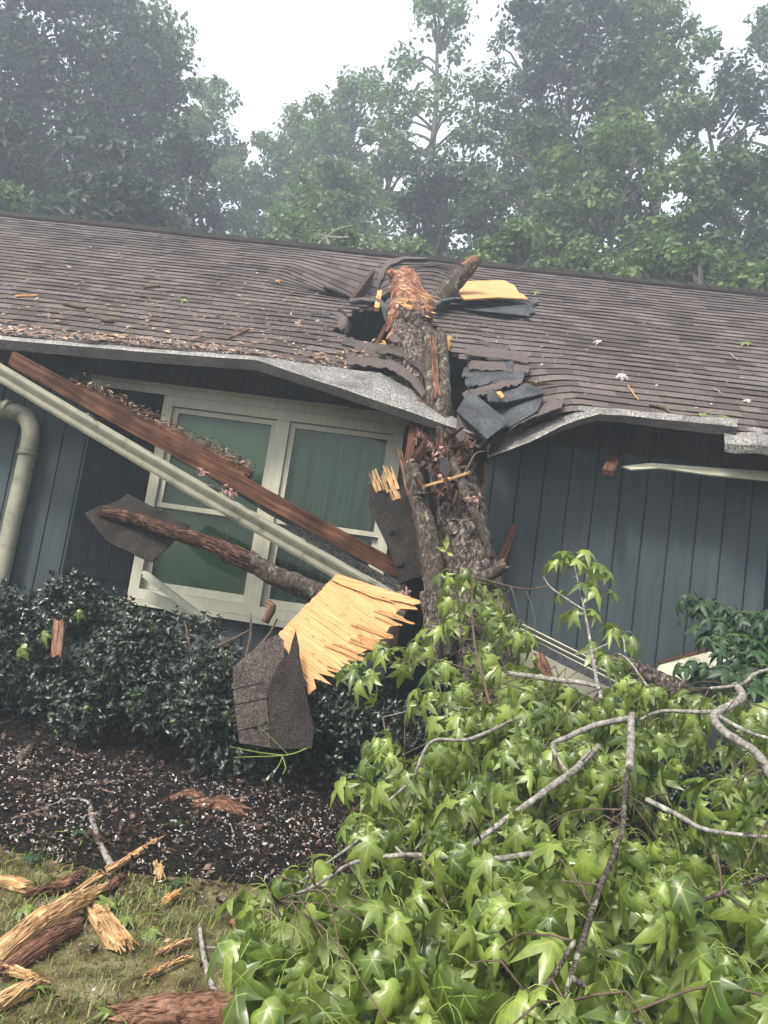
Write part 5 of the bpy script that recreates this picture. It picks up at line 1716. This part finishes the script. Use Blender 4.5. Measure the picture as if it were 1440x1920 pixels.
inbed = lambda x, y: y > bed_edge(x) + random.gauss(0, .12)
flakes('leaf_litter', M['litter'], 21000, (-4.6, 3.2), (-2.9, -.2), (.006, .030), lambda x, y: y > bed_edge(x) + random.gauss(-.05, .22), .05)
flakes('pale_flakes', M['fluff'], 2600, (-3.9, .5), (-3.0, -.9), (.003, .013), lambda x, y: inbed(x, y) and noise.noise(Vector((x * 1.7, y * 1.7, 9))) + random.uniform(-.4, .4) > -.02 and y < -1.5 + random.gauss(0, .15), .04, .5, 4)
flakes('pale_flakes', M['fluff'], 420, (-2.9, -.5), (-2.75, -1.6), (.007, .017), inbed, .05, .5, 3)
flakes('pale_flakes', M['fluff'], 160, (-2.5, .2), (-4.6, -2.6), (.004, .011), None, .04, .5, 4)
flakes('leaf_litter', M['litter'], 900, (-2.8, .6), (-5, -2.5), (.006, .02), None, .03)
flakes('wood_chips', M['chips'], 700, (-2.8, .6), (-5, -2.0), (.005, .02), None, .04)
# debris on the roof
def roofbits(name, mat, n, poly, sz, bias=1.0, pile=.0):
    mb = MB(); k = 0
    xs_, ys_ = [p[0] for p in poly], [p[1] for p in poly]
    while k < n:
        x = random.uniform(min(xs_), max(xs_)); y = min(ys_) + (max(ys_) - min(ys_)) * random.random() ** bias
        if not inpoly(x, y, poly): continue
        u, v = roof_uv(x, y)
        if inpoly(u, v, HOLE): continue
        p = RP(u, v, .018 + random.uniform(0, pile))
        s_ = random.uniform(*sz) * random.choice((.6, .8, 1, 1, 1.7))
        a = Vector((1, 0, 0)) * random.gauss(0, 1) + Vector((0, CA, SA)) * random.gauss(0, .6)
        a.normalize(); b = RN.cross(a)
        w2 = random.uniform(.2, .6)
        mb.add([p - a * s_, p - b * s_ * w2 + RN * s_ * .3, p + a * s_ + RN * s_ * random.uniform(0, .5), p + b * s_ * w2 + RN * s_ * .2], [(0, 1, 2, 3)])
        k += 1
    return tag(mb.build(name, mat), kind='stuff')
LP = [(0, 440), (320, 460), (560, 520), (700, 610), (740, 690), (600, 690), (480, 668), (320, 652), (160, 640), (0, 625)]
roofbits('roof_litter', M['chips'], 750, LP, (.010, .028), .5)
roofbits('roof_litter', M['fluff'], 520, LP, (.005, .012), .5)
roofbits('roof_litter', M['chips'], 600, [(-20, 610), (120, 630), (300, 640), (480, 660), (600, 690), (480, 672), (320, 658), (160, 646), (-20, 634)], (.010, .030), 1, .03)
roofbits('roof_litter', M['fluff'], 500, [(-20, 615), (120, 633), (330, 645), (480, 665), (600, 688), (480, 672), (320, 656), (160, 644), (-20, 632)], (.008, .018), 1, .03)
roofbits('roof_litter', M['chips'], 260, [(560, 665), (700, 655), (780, 690), (690, 700), (580, 690)], (.012, .03), 1, .03)
roofbits('roof_litter', M['fluff'], 420, [(480, 560), (600, 600), (740, 690), (850, 760), (700, 720), (520, 660)], (.005, .011))
roofbits('roof_litter', M['fluff'], 520, [(840, 580), (1000, 610), (1060, 660), (1000, 740), (900, 690), (840, 620)], (.005, .011))
roofbits('roof_litter', M['fluff'], 200, [(1000, 540), (1440, 590), (1440, 800), (1060, 740)], (.005, .012))
def gleaf(px, py, where, L, label, mat='gumleaf', cat='leaf', flip=1):
    mb = MB()
    if where == 'roof':
        p = RPx(px, py, .035); nn = RN
        d = Vector((random.gauss(0, 1), random.gauss(0, .5), 0)); d = (d - nn * d.dot(nn)).normalized()
    else:
        p = G(px, py, .04); nn = (Vector((0, 0, 1)) + rv() * .35).normalized(); d = rv(); d = (d - nn * d.dot(nn)).normalized()
    gum_leaf(mb, p, d, nn * flip, L, .15, .3)
    petiole(mb, p, p - d * L * .4 + nn * .02, p - d * L * .8, .0018)
    obj(mb, 'fallen_leaf', [M[mat], M['petiole']], label, cat)
gleaf(340, 566, 'roof', .11, 'green leaf lying alone on the left half of the roof')
gleaf(1014, 553, 'roof', .13, 'bright green leaf on the roof just right of the small plywood sheet')
gleaf(1408, 651, 'roof', .15, 'curled green leaf on the roof near the right edge of the picture')
gleaf(1325, 788, 'roof', .13, 'green leaf caught on the right drip edge')
gleaf(1348, 787, 'roof', .10, 'pale green leaf at the end of the right drip edge')
gleaf(1166, 707, 'roof', .14, 'pale leaf turned underside up on the lower right roof', 'fluff')
gleaf(1128, 645, 'roof', .11, 'small pale leaf on the middle of the right roof', 'fluff')
gleaf(940, 531, 'roof', .12, 'grey withered leaf clump above the small plywood sheet', 'chips')
gleaf(515, 530, 'roof', .10, 'tan leaf on the roof left of the dent', 'fresh')
gleaf(1406, 758, 'roof', .08, 'small pale leaf low on the right roof', 'fluff')
gleaf(1010, 711, 'roof', .08, 'folded pale green leaf at the shingle edge above the torn underlayment')
for (px, py, L, lab, mt_) in ((130, 1560, .15, 'shaded green leaf on the dark mulch left of the grey stick', 'gumshade'), (45, 1610, .13, 'dark green leaf on the mulch edge at the far left', 'gumshade'), (222, 1690, .14, 'green leaf in the grass just right of the long wood sliver', 'gumleaf'),
                              (255, 1720, .12, 'green leaf lying on the grass beside the orange wood slab', 'gumleaf'), (62, 1692, .11, 'pale green leaf above the large wood chunk on the grass', 'gumleaf'), (62, 1855, .12, 'green leaf at the bottom left below the wood chunk', 'gumleaf'),
                              (215, 1905, .10, 'pale leaf at the tip of the reddish log', 'gumleaf'), (320, 1545, .11, 'green leaf on the mulch below the reddish bark heap', 'gumshade'), (300, 1735, .12, 'green leaf on the grass right of the orange slab', 'gumleaf'), (340, 1655, .10, 'green leaf at the grass edge', 'gumshade')):
    gleaf(px, py, 'ground', L, lab, mt_)
for (px, py, Y, L, lab) in ((50, 1205, -1.35, .16, 'pale folded leaf hanging in the left hedge'), (80, 1180, -1.34, .12, 'green leaf lying in the left hedge'), (288, 1162, -1.2, .12, 'green leaf on top of the hedge below the window'), (425, 1222, -1.38, .13, 'pale green leaf on the hedge left of the plywood'), (425, 1330, -1.5, .12, 'dull green leaf at the left side of the shingle slab'),
                            (150, 1140, -1.2, .12, 'yellow-green leaf on the hedge top under the dark shutter')):
    mb = MB(); gum_leaf(mb, W(px, py, Y), (Vector((random.uniform(-.5, .5), -.3, -1))).normalized(), Vector((random.uniform(-.4, .4), -1, .3)), L, .5, .4)
    obj(mb, 'fallen_leaf', M['gumleaf'], lab, 'leaf')

# twigs and wood on the roof and the ground
def gstick(pts, rads, mat, name, label, cat='stick', lift=.02, n=8, amp=.2, **k):
    mb = MB(); tube(mb, [G(*p) + Vector((0, 0, lift)) for p in pts], rads, n=n, step=.03, amp=amp, freq=20, **k)
    return obj(mb, name, M[mat], label, cat, smooth=True)
def rstick(pts, rads, label, mat='twig'):
    mb = MB(); tube(mb, [RPx(*p, .025) for p in pts], rads, n=6, step=.04, amp=.2, freq=20)
    obj(mb, 'roof_twig', M[mat], label, 'twig', smooth=True)
rstick([(1216, 763), (1245, 770), (1262, 782), (1310, 785)], [.012, .014, .012, .008], 'curved twig lying on the right roof at the drip edge')
rstick([(1335, 735), (1345, 738), (1350, 745)], [.006, .008, .005], 'small bent pale twig low on the right roof', 'palebark')
rstick([(1366, 667), (1378, 678)], [.008, .006], 'short pale twig on the far right roof', 'palebark')
rstick([(1176, 728), (1186, 742), (1196, 755)], [.006, .006, .004], 'thin tan twig on the lower right roof', 'fresh')
rstick([(120, 575), (150, 582), (160, 584)], [.02, .022, .015], 'dark bark scrap on the lower left roof')
rstick([(190, 606), (215, 608)], [.022, .02], 'bark scrap just above the left drip edge')
rstick([(30, 561), (72, 560)], [.012, .012], 'pale wood sliver on the lower left roof', 'fresh')
rstick([(270, 543), (300, 540)], [.014, .010], 'reddish bark strip on the left roof', 'rot')
rstick([(430, 638), (468, 622)], [.010, .014], 'long reddish bark strip low on the left roof', 'rot')
gstick([(168, 1515), (174, 1560), (190, 1600), (212, 1640)], [.012, .018, .017, .015], 'palebark', 'lichen_stick', 'lichen-covered grey stick lying on the mulch bed', jag0=.02)
gstick([(168, 1512), (130, 1505), (60, 1530), (10, 1545)], [.007, .006, .005, .003], 'palebark', 'thin_stick', 'thin pale side twig on the mulch left of the lichen stick')
gstick([(372, 1745), (380, 1800), (392, 1850), (406, 1880)], [.008, .011, .011, .009], 'palebark', 'grey_stick', 'thin grey stick lying on the grass near the reddish log')
gstick([(385, 1786), (430, 1790), (470, 1792)], [.005, .005, .004], 'palebark', 'grey_twig', 'thin grey twig pointing right into the leafy bough')
gstick([(432, 1555), (436, 1580), (430, 1610)], [.004, .005, .003], 'palebark', 'grey_twig', 'short grey twig on the mulch near the leafy bough')
def chunk(pts, rads, mat, name, label, cat='wood piece', lift=.0, jag=.06, amp=.4, n=14, flat=.6):
    mb = MB(); tube(mb, [G(*p) + Vector((0, 0, lift)) for p in pts], rads, n=n, step=.018, amp=amp, freq=13, jag0=jag, jag1=jag, flat=flat)
    if mat != 'bark':
        P_ = [G(*p) + Vector((0, 0, lift)) for p in pts]
        fibers(mb, P_, rads, int(60 + 400 * (P_[-1] - P_[0]).length), (.03, .11), (.002, .006), skew=.3, flat=flat)
    return obj(mb, name, M[mat], label, cat)
ck = thing('wood_chunk', 'largest orange torn wood chunk lying in the grass at the left', 'wood piece', G(90, 1770))
mb = MB(); tube(mb, [G(-8, 1822) + Vector((0, 0, .05)), G(60, 1772) + Vector((0, 0, .07)), G(120, 1735) + Vector((0, 0, .07)), G(178, 1698) + Vector((0, 0, .06))], [.030, .042, .040, .014], n=16, step=.016, amp=.45, freq=12, jag0=.05, jag1=.08)
fibers(mb, [G(-8, 1822) + Vector((0, 0, .05)), G(60, 1772) + Vector((0, 0, .07)), G(120, 1735) + Vector((0, 0, .07)), G(178, 1698) + Vector((0, 0, .06))], [.032, .044, .041, .014], 420, (.05, .20), (.002, .007), skew=.12)
mb.build('splintered_core', M['splinter'], ck)
mb = MB(); tube(mb, [G(0, 1838) + Vector((0, 0, .02)), G(70, 1792) + Vector((0, 0, .03)), G(135, 1756) + Vector((0, 0, .035))], [.034, .042, .030], n=14, step=.02, amp=.25, freq=12, jag0=.04, jag1=.03)
fibers(mb, [G(0, 1838) + Vector((0, 0, .02)), G(70, 1792) + Vector((0, 0, .03)), G(135, 1756) + Vector((0, 0, .035))], [.034, .042, .030], 220, (.04, .14), (.002, .006), skew=.2)
mb.build('rotten_underside', M['rot'], ck)
def block(p0, p1, wpx, th, mat, name, label, lift=.02, jag=(.03, .03), cat='wood piece'):
    a, b = G(*p0) + Vector((0, 0, lift)), G(*p1) + Vector((0, 0, lift))
    mb = MB(); bar(mb, a, b, Vector((b - a).cross(Vector((0, 0, 1)))), wpx * .8, th, jag0=jag[0], jag1=jag[1])
    sd_ = (b - a).cross(Vector((0, 0, 1))).normalized()
    L_ = (b - a).length
    for i in range(int(14 + 90 * L_)):
        t_ = random.random()
        c = a.lerp(b, t_) + sd_ * wpx * random.uniform(-.45, .45) + Vector((0, 0, th * random.uniform(-.1, .55)))
        h = (b - a).normalized() * min(.5 * L_, random.uniform(.02, .09))
        r_ = rv0() * .010
        bar(mb, c - h + r_, c + h - r_, (0, 0, 1), random.uniform(.002, .008), random.uniform(.003, .007))
    torn_end(mb, b, b - a, sd_, wpx * .8, th, 8, jag[1] * 1.6 + .01)
    torn_end(mb, a, a - b, sd_, wpx * .8, th, 8, jag[0] * 1.6 + .01)
    return obj(mb, name, M[mat], label, cat)
block((178, 1722), (222, 1788), .10, .03, 'splinter', 'wood_slab', 'flat orange wood slab lying right of the largest chunk', .03, (.07, .02))
block((160, 1672), (274, 1600), .03, .02, 'splinter', 'wood_sliver', 'long orange wood sliver lying at the edge of the mulch bed', .03, (.04, .10))
block((-20, 1908), (44, 1872), .07, .03, 'splinter', 'wood_piece', 'orange wood piece cut by the bottom left corner', .03, (.03, .03))
block((-10, 1830), (58, 1850), .025, .02, 'splinter', 'wood_splinter', 'thin yellow splinter below the largest wood chunk', .03, (.03, .05))
block((290, 1838), (335, 1818), .012, .01, 'splinter', 'wood_splinter', 'thin yellow splinter on the grass above the reddish log', .03, (.02, .02))
block((302, 1798), (342, 1782), .02, .01, 'splinter', 'wood_splinter', 'pale splinter on the grass left of the thin grey stick', .03, (.02, .02))
block((294, 1638), (298, 1655), .035, .02, 'splinter', 'wood_bit', 'small orange wood bit on the mulch right of the long sliver', .03, (.005, .005))
block((310, 1700), (330, 1688), .03, .015, 'fresh', 'wood_bit', 'pale tan wood bit at the edge of the grass', .03, (.01, .01))
chunk([(225, 1928), (300, 1922), (400, 1918), (490, 1926)], [.04, .06, .07, .07], 'rot', 'rotten_log', 'long reddish rotten log along the bottom edge of the picture', 'log', .03, .05, .35, 18)
chunk([(310, 1512), (350, 1500), (380, 1508)], [.03, .05, .03], 'rot', 'bark_piece', 'dark red bark piece on the mulch under the hedge', 'bark', .02)
chunk([(370, 1520), (410, 1520), (455, 1532)], [.03, .055, .03], 'rot', 'bark_piece', 'orange-red bark lump right of the dark red bark on the mulch', 'bark', .03)
chunk([(60, 1684), (110, 1672), (150, 1645)], [.02, .05, .02], 'rot', 'bark_curl', 'curled dark bark strip on the mulch edge at the left', 'bark', .02)
chunk([(5, 1668), (25, 1672), (42, 1676)], [.025, .032, .025], 'splinter', 'wood_lump', 'crumbling yellow wood lump at the left edge', 'wood piece', .03)
chunk([(178, 1690), (205, 1672), (222, 1655)], [.02, .04, .02], 'rot', 'bark_piece', 'flat brown bark piece leaning on the long orange sliver', 'bark', .02)
chunk([(175, 1478), (220, 1475), (250, 1470)], [.02, .03, .02], 'bark', 'bark_piece', 'grey bark strip on the mulch under the hedge', 'bark', .02)
chunk([(440, 1735), (460, 1745), (475, 1770)], [.04, .06, .04], 'rot', 'rotten_chunk', 'reddish crumbly wood chunk behind the tip of the low bough', 'wood piece', .04)
chunk([(410, 1700), (440, 1712), (480, 1725)], [.012, .018, .016], 'bark', 'dark_stick', 'dark stick lying behind the tip of the low bough', 'stick', .03, .02)
chunk([(25, 1440), (40, 1425), (52, 1405)], [.03, .045, .02], 'bark', 'bark_piece', 'grey bark piece leaning at the hedge foot on the left', 'bark', .02)

# ------------------------------------------------------------------ air volume added to stand in for the lens veil from the bright sky
hz = MB()
box(hz, (-62, -62, -1.4), (62, 62, 24))
hm = bpy.data.materials.new('veil_haze')
hm.use_nodes = True
t = hm.node_tree
t.nodes.clear()
pv = t.nodes.new('ShaderNodeVolumePrincipled')
pv.inputs['Color'].default_value = (.76, .87, 1.0, 1)
pv.inputs['Density'].default_value = 0.0056
pv.inputs['Anisotropy'].default_value = .2
o_ = t.nodes.new('ShaderNodeOutputMaterial')
t.links.new(pv.outputs[0], o_.inputs['Volume'])
tag(hz.build('veil_haze', hm), kind='stuff')
